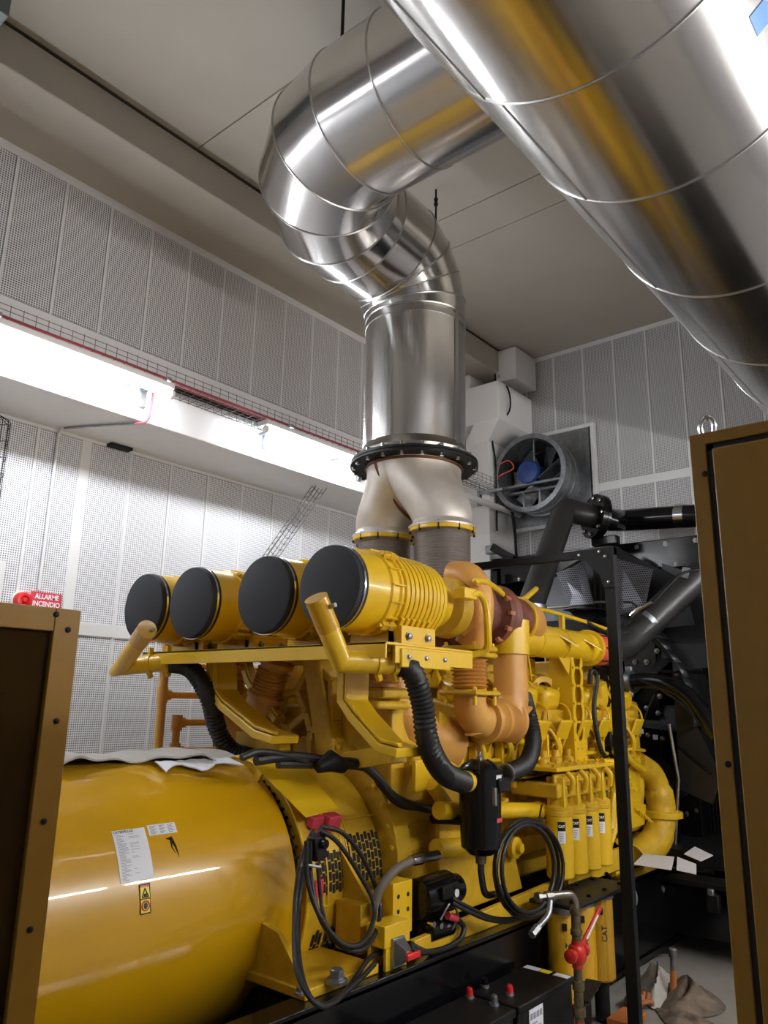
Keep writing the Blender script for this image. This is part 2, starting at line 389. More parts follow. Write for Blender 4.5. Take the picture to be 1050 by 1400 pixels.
LC = lamp(-2.6, -.9, 'lit fluorescent lamp under the tray, far behind the cabinet')
gr = 'fluorescent lamps along the right wall'
for y0, lb_ in ((2.1, 'nearest the switch cabinet'), (4.1, 'level with the air filters'), (6.1, 'level with the engine front')):
    lamp(y0, y0+1.7, 'lit fluorescent lamp on the right wall, '+lb_, 1.15, 3.35, TUBER, -1, gr)
# conduit with elbow and the red clipped cable over the sign
c1 = thing('conduit', (XL+.02, 3.27, 2.9), 'white conduit running down the wall panel behind the fire alarm sign', 'pipe')
MB().tube([(XL+.03, 3.27, 2.98), (XL+.03, 3.27, 4.42)]+arc((XL+.13, 3.27, 4.42), -X, Z, .1, 0, 80, 6), .014, 10).build('pipe', STRIP, c1)
MB().tube([(XL+.13, 3.27, 4.52-.012), (XU-.05, 3.6, 4.5)], .012, 8).build('pipe', GALV, c1)
MB().tube(cr([(XU-.05, 3.6, 4.5), (XU+.02, 3.66, 4.52), (XU+.05, 3.68, 4.6), (XU+.06, 3.68, 4.8)], 5), .01, 8).build('red_cable', PINKR, c1)
# small sloping mesh tray from the beam down the wall
sl = thing('sloping_cable_tray', (-6.4, 6.0, 3.6), 'narrow wire tray sloping from the beam down behind the air filters', 'cable tray')
p0, p1 = at(442, 655, x=-6.25), at(360, 772, x=-6.6)
mb = MB(); dd = (p1-p0).normalized(); sd = dd.cross(X).normalized()*.07
for s_ in (-1, -.33, .33, 1):
    mb.tube([p0+sd*s_, p1+sd*s_], .004, 5)
for s_ in (-1, 1): mb.tube([p0+sd*s_+X*.07, p1+sd*s_+X*.07], .004, 5)
mb.build('long_wires', WIRE, sl, kind='stuff')
mb = MB()
for i in range(16):
    c = p0.lerp(p1, i/15); mb.tube([c-sd+X*.07, c-sd, c+sd, c+sd+X*.07], .0035, 5)
mb.build('cross_wires', WIRE, sl, kind='stuff')
# wire cage riser on the left edge
rs = thing('wire_cage', (-6.5, 2.5, 3.5), 'tall dark wire cage riser against the wall at the left edge', 'cage')
mb = MB(); cx, cy = -6.68, 2.66
for i in range(7):
    a = math.pi*i/6; mb.tube([(cx-.1+.16*math.sin(a), cy+.12*math.cos(a), 2.5), (cx-.1+.16*math.sin(a), cy+.12*math.cos(a), 4.4), (cx-.14, cy, 4.5)], .0035, 5)
mb.build('upright_wires', BLKM, rs, kind='stuff')
mb = MB()
for i in range(13):
    zz = 2.55+.15*i; mb.tube([(cx-.1+.16*math.sin(math.pi*k/8), cy+.12*math.cos(math.pi*k/8), zz+.02*math.sin(k)) for k in range(9)], .0035, 5)
mb.build('hoop_wires', BLKM, rs, kind='stuff')
MB().tube([(cx-.1, cy, 4.35), (cx-.1, cy, 2.4)], .02, 8).build('cable', BLKM, rs)
# fire alarm: red dome and sign
sg = thing('fire_alarm_sign', (XL+.02, 3.3, 2.86), 'red sign reading ALLARME INCENDIO above the left cabinet', 'sign')
ca = at(63.5, 821.5, x=XL+.03)
MB().bb(XL+.006, XL+.024, ca.y-.145, ca.y+.145, ca.z-.075, ca.z+.075).build('board', SIGNR, sg, .004)
for i, s_ in enumerate(('ALLARME', 'INCENDIO')):
    text('lettering', s_, .062, lambda u, v, i=i: V((XL+.026, ca.y+.004+u*.86, ca.z+(.033 if i == 0 else -.033)+v)), SIGNW, sg)
cb = at(31, 821, x=XL+.05)
sr = thing('alarm_siren', (XL, cb.y, cb.z), 'round red fire alarm siren left of the red sign', 'alarm')
MB().lathe((XL, cb.y, cb.z), X, [(0, .086), (.02, .086), (.03, .08)]).build('base', SIGNW, sr)
MB().lathe((XL+.03, cb.y, cb.z), X, [(0, .078), (.04, .076), (.06, .062), (.064, .042), (.05, .038), (.055, .028), (.08, .02), (.085, .001)]).build('dome', RED, sr)
# white conduit box at far left, cut by the frame
pb = at(2, 790, x=XL+.05)
tag(MB().bb(XL, XL+.06, pb.y-.12, pb.y+.02, 2.75, pb.z+.15).build('wall_box', STRIP, None, .005), 'white wall trunking cut off by the left edge above the cabinet', 'trunking')
# dark gap in the soffit
tag(MB().bb(XL-.0, XL+.1, 3.78, 4.02, 4.49, 4.525).build('soffit_vent', GRIL), 'small dark slot where the wall panels meet the beam underside', 'vent')
# grey corner of a steel beam, top left
tag(MB().bb(-6.3, at(20, 22, z=6.3).x-.03, 1.0, at(20, 22, z=6.3).y-.02, 6.3, 6.9).build('steel_beam', mat('grey_beam_paint', (96, 104, 106), .5), None, .01), 'dark grey beam end cutting across the top left corner', 'beam')
# ------------------------------------------------------------------ wall fan
fn = thing('wall_fan', (-4.75, 9.2, 4.45), 'galvanised axial fan with blue motor set in the far wall', 'fan')
fx0, fx1, fz0, fz1 = -5.38, -4.12, 4.42, 5.68
fc = V(((fx0+fx1)/2-.03, 9.2, (fz0+fz1)/2-.02)); FR = .50
# square mounting plate with a round opening
mb = MB(); mb.holed((fc.x, 9.16, fz0), X, Z, fx1-fx0, fz1-fz0, 1, -.02, FR-.02, FR-.02, 40); mb.build('mounting_plate', GALV, fn)
FY = 8.62
mb = MB()
prof = [(0, FR-.03), (0, FR+.035), (.03, FR+.035), (.03, FR), (.2, FR), (.205, FR+.012), (.22, FR+.012), (.225, FR), (.36, FR), (.365, FR+.02), (.385, FR+.02), (.39, FR), (.52, FR), (.52, FR-.03)]
n = 48; rs_ = [[V((fc.x+r*math.cos(2*math.pi*i/n), FY+t, fc.z+r*math.sin(2*math.pi*i/n))) for i in range(n)] for t, r in prof]
mb.rings(rs_, True); mb.build('casing_ring', GALV, fn)
mb = MB(); mb.cyl((fc.x, 9.17, fc.z), (fc.x, 9.19, fc.z), FR-.04, n=40); mb.build('back_opening', GRIL, fn)
MB().lathe((fc.x, 8.98, fc.z), Y, [(-.03, .02), (-.02, .12), (.1, .13)]).build('hub', STEEL, fn)
for k in range(7):
    a = 2*math.pi*k/7+.3; u = V((math.cos(a), 0, math.sin(a))); w_ = V((-math.sin(a), 0, math.cos(a)))
    c = V((fc.x, 9.02, fc.z))
    mb = MB(); mb.add([c+u*.12-w_*.07-Y*.04, c+u*.12+w_*.07+Y*.04, c+u*.45+w_*.13+Y*.03, c+u*.45-w_*.1-Y*.05, c+u*.12-w_*.07-Y*.032, c+u*.12+w_*.07+Y*.048, c+u*.45+w_*.13+Y*.038, c+u*.45-w_*.1-Y*.042],
        [(0,1,2,3), (4,7,6,5), (0,4,5,1), (1,5,6,2), (2,6,7,3), (3,7,4,0)]); mb.build('blade', GALV, fn)
mo = MB().lathe((fc.x-.05, 8.66, fc.z+.03), Y, [(0, .12), (.01, .15), (.05, .165), (.06, .145), (.28, .145), (.3, .08)], 28).build('motor', BLUE, fn)
mb = MB()
for k in range(12):
    a = 2*math.pi*k/12; mb.beam((fc.x-.05+.125*math.cos(a), 8.74, fc.z+.03+.125*math.sin(a)), (fc.x-.05+.125*math.cos(a), 8.93, fc.z+.03+.125*math.sin(a)), .012, .03, (math.cos(a), 0, math.sin(a)))
mb.bb(fc.x-.1, fc.x+.02, 8.72, 8.86, fc.z+.14, fc.z+.19); mb.build('cooling_fins', BLUE, mo)
for dz, yy in ((-.13, 8.7), (-.2, 8.8)): MB().bb(fc.x-FR*.92, fc.x+FR*.9, yy, yy+.06, fc.z+dz-.015, fc.z+dz+.015).build('motor_shelf', GALV, fn)
for s_ in (-.12, .12): MB().beam((fc.x-.05+s_, 8.78, fc.z-.2), (fc.x-.05+s_, 8.78, fc.z-.45), .03, .008, Y).build('strut', GALV, fn)
MB().beam((fc.x+.02, 8.75, fc.z+.14), (fc.x+.02, 8.75, fc.z+.49), .02, .02).build('strut', GALV, fn)
MB().beam((fc.x+.1, 8.78, fc.z-.1), (fc.x+.46, 8.85, fc.z+.18), .2, .012, X).build('guide_vane', GALV, fn)
MB().tube(cr([(fc.x-.44, 8.6, fc.z+.18), (fc.x-.3, 8.62, fc.z+.22), (fc.x-.24, 8.64, fc.z+.1), (fc.x-.46, 8.62, fc.z+.02), (fc.x-.5, 8.7, fc.z-.1)]), .009, 7).build('wire', SILI, fn)
mb = MB(); w0 = .05
mb.bb(fx0-w0, fx1+w0, 9.12, 9.2, fz1, fz1+w0); mb.bb(fx1, fx1+w0, 9.12, 9.2, fz0-w0, fz1); mb.bb(fx0-w0, fx0, 9.12, 9.2, fz0-w0, fz1); mb.bb(fx0-w0, fx1+w0, 9.12, 9.2, fz0-w0, fz0)
mb.build('surround', STRIP, fn, .004)
MB().tube([(fx0-.02, 8.95, 5.9), (fx0-.02, 8.95, 4.1)], .012, 8).build('conduit', STRIP, fn)
# ================================================================== EXHAUST DUCTS
def ductwork(root, rings, seams, mats, nm='duct_section'):
    """rings: list of ring vertex lists; each stretch between neighbours is its own sheet section with a raised seam band"""
    for i in range(len(rings)-1):
        a, b = rings[i], rings[i+1]
        mb = MB(); mb.rings([a, b], cap=False); s = mb.build(nm, mats[min(i, len(mats)-1)], root, angle=60)
        if i in seams:
            mb = MB(); mb.tube(a, .0075, 6, closed=True); mb.build('seam_bead', ALUD, s)
ex = thing('exhaust_duct', (XE, 4.89, 3.9), 'polished aluminium exhaust duct rising and elbowing over to the big duct', 'duct')
RV = .44; z0 = 4.06; zt = at(567, 440, x=XE).z
def rsg(pts, r, n=56): return ringset(pts, r, n)
r1, r2 = .62, .92
yb = 3.24; zb = 5.86
path = [V((XE, 4.89, z0)), V((XE, 4.89, zt-.02))]
ze = zb; RB = .50
r1 = ze-zt
path += [V((XE, 4.89-r1+r1*math.cos(a), zt+r1*math.sin(a))) for a in [math.radians(d) for d in (12, 32, 52, 72)]]
r2 = .85
path += [V((XE, yb+r2*1.0, ze)), ]
path += [V((XE+r2-r2*math.cos(a), yb+r2-r2*math.sin(a)*1.0, ze)) for a in [math.radians(d) for d in (20, 45, 70)]]
path += [V((XE+r2, yb, ze)), V((-2.52, yb, ze)), V((-1.6, yb, ze)), V((-.9, yb, ze))]
rad = [RV, RV]+[RV+.01, RV+.02, RV+.03, RV+.04]+[RV+.05, RB, RB, RB]+[RB]*4
rg = ringset(path, rad, 56)
ductwork(ex, rg, set(range(1, 12)), [ALUZ]+[ALU]*9+[ALUX])
mb = MB(); mb.band((XE, 4.89, zt-.09), Z, RV, RV+.006, .05, 56); mb.build('strap', ALUD, ex)
mb = MB(); mb.bb(XE+RV-.01, XE+RV+.008, 4.87, 4.91, z0, zt); mb.build('lock_seam', ALUD, ex)
mb = MB(); mb.lathe((XE, 4.89, z0-.03), Z, [(0, RV-.05), (0, RV+.05), (.02, RV+.055), (.03, RV+.03), (.07, RV+.01), (.1, RV+.002), (.1, RV-.05)], 56, cap=False); mb.build('base_collar', STEEL, ex)
# hangers
for (px, py, sx, sy, sz, lb) in ((468, 68, -3.45, 3.3, 0, 'black threaded hanger rod holding the duct elbow to the ceiling'),):
    pass
hp = at(467, 68, y=3.0)
h = thing('hanger_rod', (hp.x, hp.y, hp.z), 'black hanger rod with clip bolted to the top of the duct elbow', 'rod')
MB().cyl((hp.x, hp.y, hp.z), (hp.x, hp.y, ZC), .012, n=10).build('rod', BLKM, h)
MB().box((hp.x, hp.y, hp.z), (.07, .05, .06), M.Rotation(.4, 3, 'Z')).build('clip', GALV, h, .006)
MB().cyl((hp.x, hp.y, hp.z+.03), (hp.x, hp.y, hp.z+.09), .018, n=6).build('nut', GALV, h)
hq = at(596, 275, y=5.25)
h = thing('hanger_rod', (hq.x, hq.y, hq.z-.3), 'black turnbuckle hanger rod between the branch duct and the far elbow', 'rod')
MB().cyl((hq.x, hq.y, hq.z-.5), (hq.x, hq.y, ZC), .01, n=10).build('rod', BLKM, h)
MB().lathe((hq.x, hq.y, hq.z-.06), Z, [(0, .012), (.02, .022), (.05, .016), (.08, .022), (.1, .012)], 10).build('turnbuckle', BLKM, h)
# big duct overhead
RD = .80; bx_, bz_ = -1.22*RD, 2.05+3.98*RD
md = thing('main_duct', (bx_, 4.0, bz_-RD), 'very large polished aluminium duct running overhead at the upper right', 'duct')
yr = [-3.9, -1.6, .5, 3.04*RD, 4.09*RD, 5.55*RD, 7.07*RD, 8.6*RD, 9.19]
n = 96
rg = [[V((bx_+RD*math.cos(2*math.pi*i/n), y, bz_+RD*math.sin(2*math.pi*i/n))) for i in range(n)] for y in yr]
ductwork(md, rg, set(range(0, 8)), [ALUY])
for i in range(8):
    a = math.radians(228+7*(i % 2)); MB().beam((bx_+RD*math.cos(a), yr[i], bz_+RD*math.sin(a)), (bx_+RD*math.cos(a), yr[i+1], bz_+RD*math.sin(a)), .01, .01, (math.cos(a), 0, math.sin(a))).build('lock_seam', ALUD, md)
# blue sticker on the big duct, at the top right corner of the picture
sp = at(1042, 28, y=1.6)
d = CF + CR*((1040-525)/FPX) - CU*((22-700)/FPX)
A_ = d.x**2+d.z**2; B_ = 2*(d.x*(EYE.x-bx_)+d.z*(EYE.z-bz_)); C_ = (EYE.x-bx_)**2+(EYE.z-bz_)**2-RD**2
kk = (-B_-math.sqrt(max(B_*B_-4*A_*C_, 0)))/2/A_; hp = EYE+d*kk; a0 = math.atan2(hp.z-bz_, hp.x-bx_)
mb = MB(); q = []
for j in range(9):
    a = a0-.05+.1*j/8
    q.append([V((bx_+(RD+e)*math.cos(a), y, bz_+(RD+e)*math.sin(a))) for y, e in ((hp.y-.05, .001), (hp.y+.06, .001), (hp.y+.06, .003), (hp.y-.05, .003))])
mb.rings(q); mb.build('blue_sticker', BLUET, md, label='small pale blue sticker')
# y-piece between duct and bellows
NB, FB = V((-3.5, 4.88, 0)), V((-4.11, 4.88, 0))
zj = 3.43
ya = thing('exhaust_y_piece', (XE, 4.89, zj), 'heat tinted stainless trouser piece joining two bellows to the duct', 'exhaust pipe')
mb = MB(); mb.band((XE, 4.89, 4.0), Z, RV-.05, RV+.1, .02, 56); mb.band((XE, 4.89, 3.975), Z, RV-.05, RV+.1, .018, 56); mb.build('flange', BLKM, ya)
for k in range(20):
    a = 2*math.pi*(k+.5)/20; MB().cyl((XE+(RV+.07)*math.cos(a), 4.89+(RV+.07)*math.sin(a), 3.935), (XE+(RV+.07)*math.cos(a), 4.89+(RV+.07)*math.sin(a), 4.04), .017, n=6).build('bolt', CHR, ya)
def morph(c0, ra0, rb0, c1, ra1, rb1, k=14, n=48, pw=1.0):
    rs = []
    for i in range(k+1):
        t = i/k; e = t*t*(3-2*t); c = V(c0).lerp(V(c1), t); c.x = c0[0]+(c1[0]-c0[0])*e; c.y = c0[1]+(c1[1]-c0[1])*e
        ra = ra0+(ra1-ra0)*t; rb = rb0+(rb1-rb0)*t
        rs.append([c+V((ra*math.cos(2*math.pi*j/n), rb*math.sin(2*math.pi*j/n), 0)) for j in range(n)])
    return rs
MB().rings(morph((-3.765, 4.89, 3.965), .365, .40, (NB.x, NB.y, zj+.02), .235, .235), cap=False).build('leg_pipe', CONE, ya)
MB().rings(morph((-3.835, 4.89, 3.965), .365, .40, (FB.x, FB.y, zj+.02), .235, .235), cap=False).build('leg_pipe', CONE, ya)
mb = MB(); mb.hoop((XE, 4.89, 3.95), Z, .405, .012, 48); mb.build('weld', WELD, ya)
# seam where the two legs meet
mb = MB(); mb.tube(cr([(-3.9, 4.49, 3.99), (-3.89, 4.52, 3.88), (-3.85, 4.60, 3.74), (-3.82, 4.72, 3.6), (-3.8, 4.85, 3.52)]), .012, 8); mb.build('weld', WELD, ya)
for c in (NB, FB):
    mb = MB(); mb.lathe((c.x, c.y, zj-.03), Z, [(0, .2), (0, .27), (.015, .272), (.03, .25), (.06, .238), (.06, .2)], 48, False); mb.build('foot_collar', CONE, ya)
    zb0 = 2.9 if c is NB else 2.9
    t = thing('exhaust_bellows', (c.x, c.y, zb0), 'ribbed steel exhaust bellows with yellow clamp, '+('right one, nearer the engine side' if c is NB else 'left one, behind the air filters'), 'bellows', 'exhaust bellows')
    pr = [(0, .20)]
    nn = 20
    for i in range(nn):
        q0 = (zj-.06-zb0)*(i+.25)/nn; q1 = (zj-.06-zb0)*(i+.75)/nn; pr += [(q0, .205), (q1, .228)]
    pr += [(zj-.06-zb0, .205)]
    MB().lathe((c.x, c.y, zb0), Z, pr, 40).build('ribbed_sleeve', BELL, t, angle=80)
    MB().band((c.x, c.y, zj-.045), Z, .2, .268, .035, 48).build('clamp_ring', YEL, t, .006)
    for k in range(10):
        a = 2*math.pi*k/10+.2; MB().cyl((c.x+.262*math.cos(a), c.y+.262*math.sin(a), zj-.08), (c.x+.262*math.cos(a), c.y+.262*math.sin(a), zj-.01), .009, n=6).build('bolt', BLKM, t)
# ================================================================== GENERATING SET
ZB = 1.03; RA = .70
def at_cyl(px, py, r=RA):
    d = CF + CR*((px-525)/FPX) - CU*((py-700)/FPX)
    A = d.x**2+d.z**2; B = 2*(d.x*(EYE.x-XE)+d.z*(EYE.z-ZB)); C = (EYE.x-XE)**2+(EYE.z-ZB)**2-r*r
    D = B*B-4*A*C
    k = (-B-math.sqrt(max(D, 0)))/2/A; p = EYE+d*k
    return p.y, math.atan2(p.z-ZB, p.x-XE)
def cpt(y, a, r): return V((XE+r*math.cos(a), y, ZB+r*math.sin(a)))
def cpatch(mb, y0, y1, a0, a1, r, th, n=10):
    q = []
    for j in range(n+1):
        a = a0+(a1-a0)*j/n; q.append([cpt(y0, a, r), cpt(y1, a, r), cpt(y1, a, r+th), cpt(y0, a, r+th)])
    return mb.rings(q)
# skid
sk = thing('skid_frame', (XE, 4.2, 0), 'long black steel base frame under the yellow generating set', 'base frame')
for s_ in (-1, 1):
    xo = XE+s_*1.08
    MB().bb(xo-.02, xo+.02, -.6, 9.0, .12, .7).build('web', BLK, sk)
    MB().bb(xo-.1*(s_ > 0)-.02, xo+.1*(s_ < 0)+.02, -.6, 9.0, .68, .72).build('top_flange', BLK, sk, .004)
    MB().bb(xo-.12, xo+.04, -.6, 9.0, .1, .14).build('bottom_flange', BLK, sk, .004)
for y in (-.5, 1.2, 2.9, 4.4, 6.0, 7.6, 8.9): MB().bb(XE-1.06, XE+1.06, y-.05, y+.05, .3, .66).build('cross_member', BLK, sk)
for y in (0, 2.4, 4.8, 7.2, 8.8):
    for s_ in (-1, 1): MB().cyl((XE+s_*.95, y, 0), (XE+s_*.95, y, .1), .1, n=20).build('isolator_foot', RUB, sk)
MB().bb(XE-1.0, XE+1.0, 3.2, 8.9, .3, .34).build('drip_tray', BLKM, sk)
# alternator
al = thing('alternator', (XE, 1.5, .72), 'big glossy yellow barrel shaped alternator lying along the lower left', 'alternator')
MB().lathe((XE, -.6, ZB), Y, [(0, RA-.06), (.02, RA), (3.60, RA), (3.64, RA-.008), (3.65, RA-.05)], 96).build('barrel', YBAR, al)
MB().lathe((XE, 3.03, ZB), Y, [(0, .62), (.16, .62)], 64).build('vent_gap', GRIL, al)
mb = MB()
for k in range(46):
    a = math.radians(-70+220*k/45); mb.beam(cpt(3.04, a, .632), cpt(3.17, a, .632), .012, .02, (math.cos(a), 0, math.sin(a)))
mb.build('louvre_bars', BLKM, al, kind='stuff')
MB().lathe((XE, 3.13, ZB), Y, [(0, .62), (.0, .685), (.30, .685), (.31, .67), (.31, .6)], 64).build('end_housing', YEL2, al)
MB().lathe((XE, 3.43, ZB), Y, [(0, .6), (.02, .655), (.34, .655), (.36, .6)], 64).build('coupling_housing', YEL2, al)
for yy in (3.13, 3.28, 3.42): mb = MB(); mb.hoop((XE, yy, ZB), Y, .684, .009, 64, 6); mb.build('flange_bead', YEL, al)
def grille(px0, py0, px1, py1, r, cols, rows):
    y0, a1 = at_cyl(px0, py0, r); y1, _ = at_cyl(px1, py0, r); _, a0 = at_cyl(px0, py1, r)
    mb = MB()
    for i in range(cols):
        for j in range(rows):
            yy0 = y0+(y1-y0)*(i+.15)/cols; yy1 = y0+(y1-y0)*(i+.85)/cols
            off = .25*(i % 2)
            b0 = a0+(a1-a0)*(j+.05+off)/(rows+.25); b1 = a0+(a1-a0)*(j+.9+off)/(rows+.25)
            cpatch(mb, yy0, yy1, b0, b1, r+.001, .002, 3)
    mb.build('vent_slots', GRIL, al, kind='stuff')
grille(432, 1165, 468, 1228, .687, 8, 4); grille(470, 1140, 516, 1212, .657, 9, 5); grille(428, 1272, 462, 1322, .687, 8, 3)
# raised cover plates with rounded outline around the grilles
for (a, b, c, d, r) in ((424, 1140, 470, 1245, .687), (466, 1120, 522, 1222, .657)):
    y0, a1 = at_cyl(a, b, r); y1, _ = at_cyl(c, b, r); _, a0 = at_cyl(a, d, r); mb = MB()
    for q in ((y0, y0+.008, a0, a1), (y1-.008, y1, a0, a1), (y0, y1, a0, a0+.012), (y0, y1, a1-.012, a1)): cpatch(mb, *q, r, .006)
    mb.build('cover_edge', YEL, al)
# side foot, gussets and holding-down bolt
ft = MB().bb(-3.2, -2.76, 2.78, 3.3, .72, .765).build('foot_plate', YEL2, al, .006)
MB().prism([(-3.2, 2.80, .76), (-2.78, 2.80, .76), (-2.98, 2.80, .96), (-3.2, 2.80, 1.0)], (0, .03, 0)).build('gusset', YEL2, al)
MB().prism([(-3.2, 3.40, .76), (-2.78, 3.40, .76), (-2.9, 3.40, .98), (-3.2, 3.40, 1.3)], (0, .03, 0)).build('gusset', YEL2, al)
MB().bb(-3.25, -3.18, 2.8, 3.42, .75, 1.0).build('foot_web', YEL2, al)
gb = at(487, 1262, x=-2.95)
MB().bb(-3.1, -2.92, gb.y-.0, gb.y+.15, gb.z-.15, gb.z+.09).build('lifting_block', YEL2, al, .004)
bp = at(460, 1338, z=.78)
mb = MB(); mb.lathe((bp.x, bp.y, .765), Z, [(0, .055), (.012, .055), (.013, .045), (.02, .045)], 24); mb.lathe((bp.x, bp.y, .785), Z, [(0, .034), (.035, .034), (.04, .026)], 6); mb.build('foot_bolt', GALV, al)
bp = at(428, 1352, z=.78); mb = MB(); mb.lathe((bp.x-.03, bp.y-.05, .765), Z, [(0, .03), (.01, .03), (.012, .02), (.03, .02)], 12); mb.build('foot_bolt', GALV, al)
# sheet metal flap at the top right of the barrel
q = [cpt(*at_cyl(px, py, .80), .80) for px, py in ((345, 1044), (404, 1038), (462, 1106), (418, 1118))]
MB().prism(q, (0, .002, .006)).build('cover_flap', YEL, al)
MB().beam(cpt(3.0, 1.0, .66), cpt(3.0, 1.0, .80), .02, .05).build('flap_bracket', YEL2, al)
# labels and warning sticker on the barrel
def sticker(name, corners, m, r=RA+.0015, th=.001, parent=al):
    (a, b), (c, d) = at_cyl(*corners[0], r), at_cyl(*corners[1], r)
    mb = MB(); cpatch(mb, min(a, c), max(a, c), min(b, d), max(b, d), r, th); return mb.build(name, m, parent), (min(a, c), max(a, c), min(b, d), max(b, d))
lb, (y0, y1, a0, a1) = sticker('data_label', ((154, 1139), (206, 1205)), PAPER)
y0, a1 = at_cyl(152, 1137, RA); y1, _ = at_cyl(196, 1130, RA); _, a0 = at_cyl(172, 1207, RA)
bpy.data.objects.remove(lb); mb = MB(); cpatch(mb, y0, y1, a0, a1, RA+.001, .0012); lb = mb.build('data_label', PAPER, al, label='tall white printed data label')
def lp(u, v, r=RA+.003): return cpt(y0+(y1-y0)*u, a1+(a0-a1)*v, r)
ht = (a1-a0)*RA; wd = y1-y0
text('lettering', 'CATERPILLAR', .0165, lambda u, v: lp(.33+u/wd, .045-v/ht), INK, lb)
mb = MB(); random.seed(3)
for i in range(34):
    v = .10+i*.026; ln = random.uniform(.12, .32)
    cpatch(mb, y0+wd*.07, y0+wd*(.07+ln), a1+(a0-a1)*(v+.010), a1+(a0-a1)*v, RA+.0025, .0005, 2)
    if random.random() < .6: cpatch(mb, y0+wd*.45, y0+wd*(.45+random.uniform(.05, .35)), a1+(a0-a1)*(v+.008), a1+(a0-a1)*v, RA+.0025, .0005, 2)
mb.build('print_lines', INKG, lb, kind='stuff')
y0, a1 = at_cyl(200, 1129, RA); y1, _ = at_cyl(237, 1122, RA); _, a0 = at_cyl(206, 1143, RA)
mb = MB(); cpatch(mb, y0, y1, a0, a1, RA+.001, .0012); l2 = mb.build('small_label', PAPER, al, label='small white label beside the tall one')
mb = MB()
for i in range(6):
    v = .12+.14*i
    for u0, u1 in ((.06, .3), (.4, .6), (.7, .94)): cpatch(mb, y0+(y1-y0)*u0, y0+(y1-y0)*(u1-.08*(i % 2)), a1+(a0-a1)*(v+.07), a1+(a0-a1)*v, RA+.0025, .0005, 2)
mb.build('print_lines', INKG, l2, kind='stuff')
y0, a1 = at_cyl(190, 1210, RA); y1, _ = at_cyl(204, 1207, RA); _, a0 = at_cyl(195, 1250, RA)
mb = MB(); cpatch(mb, y0, y1, a0, a1, RA+.001, .0012); l3 = mb.build('warning_sticker', LYEL, al, label='yellow warning sticker with triangle and crossed hand')
W_ = y1-y0; H_ = (a1-a0)*RA
def wp(u, v, r=RA+.0035): return cpt(y0+W_*u, a1-(a1-a0)*v, r)
mb = MB(); cpatch(mb, y0, y1, a1-(a1-a0)*.10, a1, RA+.0024, .0006); mb.build('red_header', SIGNR, l3)
mb = MB()
def line(mb, p, q, wdt=.0025):
    mb.tube([wp(*p), wp(*q)], wdt, 4)
line(mb, (.2, .44), (.8, .44)); line(mb, (.2, .44), (.5, .15)); line(mb, (.5, .15), (.8, .44)); line(mb, (0.02, .5), (.98, .5))
line(mb, (.02, .01), (.98, .01)); line(mb, (.02, .99), (.98, .99)); line(mb, (.02, .01), (.02, .99)); line(mb, (.98, .01), (.98, .99)); line(mb, (.36, .36), (.64, .36), .004); line(mb, (.4, .41), (.6, .41), .003)
mb.build('triangle_print', INK, l3)
mb = MB(); q = [wp(.5+.36*math.cos(t*math.pi/8)*1, .74+.36*math.sin(t*math.pi/8)*W_/H_) for t in range(16)]; mb.tube(q, .003, 5, closed=True)
mb.build('red_circle', SIGNR, l3)
mb = MB(); mb.prism([wp(.5+.2*math.cos(t*math.pi/5), .74+.26*math.sin(t*math.pi/5)*W_/H_) for t in range(10)], (.0006, 0, 0))
mb.build('hand_print', INK, l3)
# scorch mark
y0, a0 = at_cyl(232, 1146, RA)
mb = MB(); mb.tube([cpt(y0-.02, a0, RA+.001), cpt(y0+.005, a0, RA+.001), cpt(y0+.02, a0-.06, RA+.001), cpt(y0+.03, a0-.13, RA+.001)], [.002, .008, .005, .001], 6)
mb.tube([cpt(y0+.005, a0, RA+.001), cpt(y0+.0, a0-.06, RA+.001), cpt(y0+.012, a0-.1, RA+.001)], [.006, .003, .001], 6); mb.build('scorch_mark', DUST, al)
# dust sheet and papers lying on the barrel
def sheetcloth(name, y0, y1, a0, a1, m, label, amp=.03, nu=60, nv=16, r=RA, seed=1, cat='cloth'):
    rnd = random.Random(seed); ph = [rnd.uniform(0, 6) for _ in range(8)]
    top = []; bot = []
    for i in range(nu+1):
        u = i/nu; ra, rb = [], []
        for j in range(nv+1):
            v = j/nv; a = a0+(a1-a0)*v; y = y0+(y1-y0)*u
            edge = (1-v)
            hgt = amp*(.5+.5*math.sin(u*17+ph[0]+v*2))*(.35+.65*math.sin(u*7+ph[1])**2)*(.25+.75*edge)+amp*.25*math.sin(u*41+ph[2]+v*3)+amp*.3
            a += .05*math.sin(u*11+ph[3])*edge
            ra.append(cpt(y, a, r+.008+hgt)); rb.append(cpt(y, a, r+.002+hgt*.9))
        top.append(ra); bot.append(rb)
    mb = MB()
    rs = [t+b[::-1] for t, b in zip(top, bot)]
    mb.rings(rs); return tag(mb.build(name, m, angle=80), label, cat)
ya0, aa = at_cyl(90, 1088, RA); ya1, ab = at_cyl(345, 1058, RA)
sheetcloth('dust_sheet', ya0-.5, ya1-.02, 1.3, 1.95, CLOTH, 'creased grey cloth spread along the top of the alternator barrel', .045)
sheetcloth('paper_sheet', 2.45, 2.95, 1.16, 1.29, PAPER, 'pale paper sheet lying on top of the barrel beside the cloth', .012, 16, 6, RA+.012, 5, 'paper')
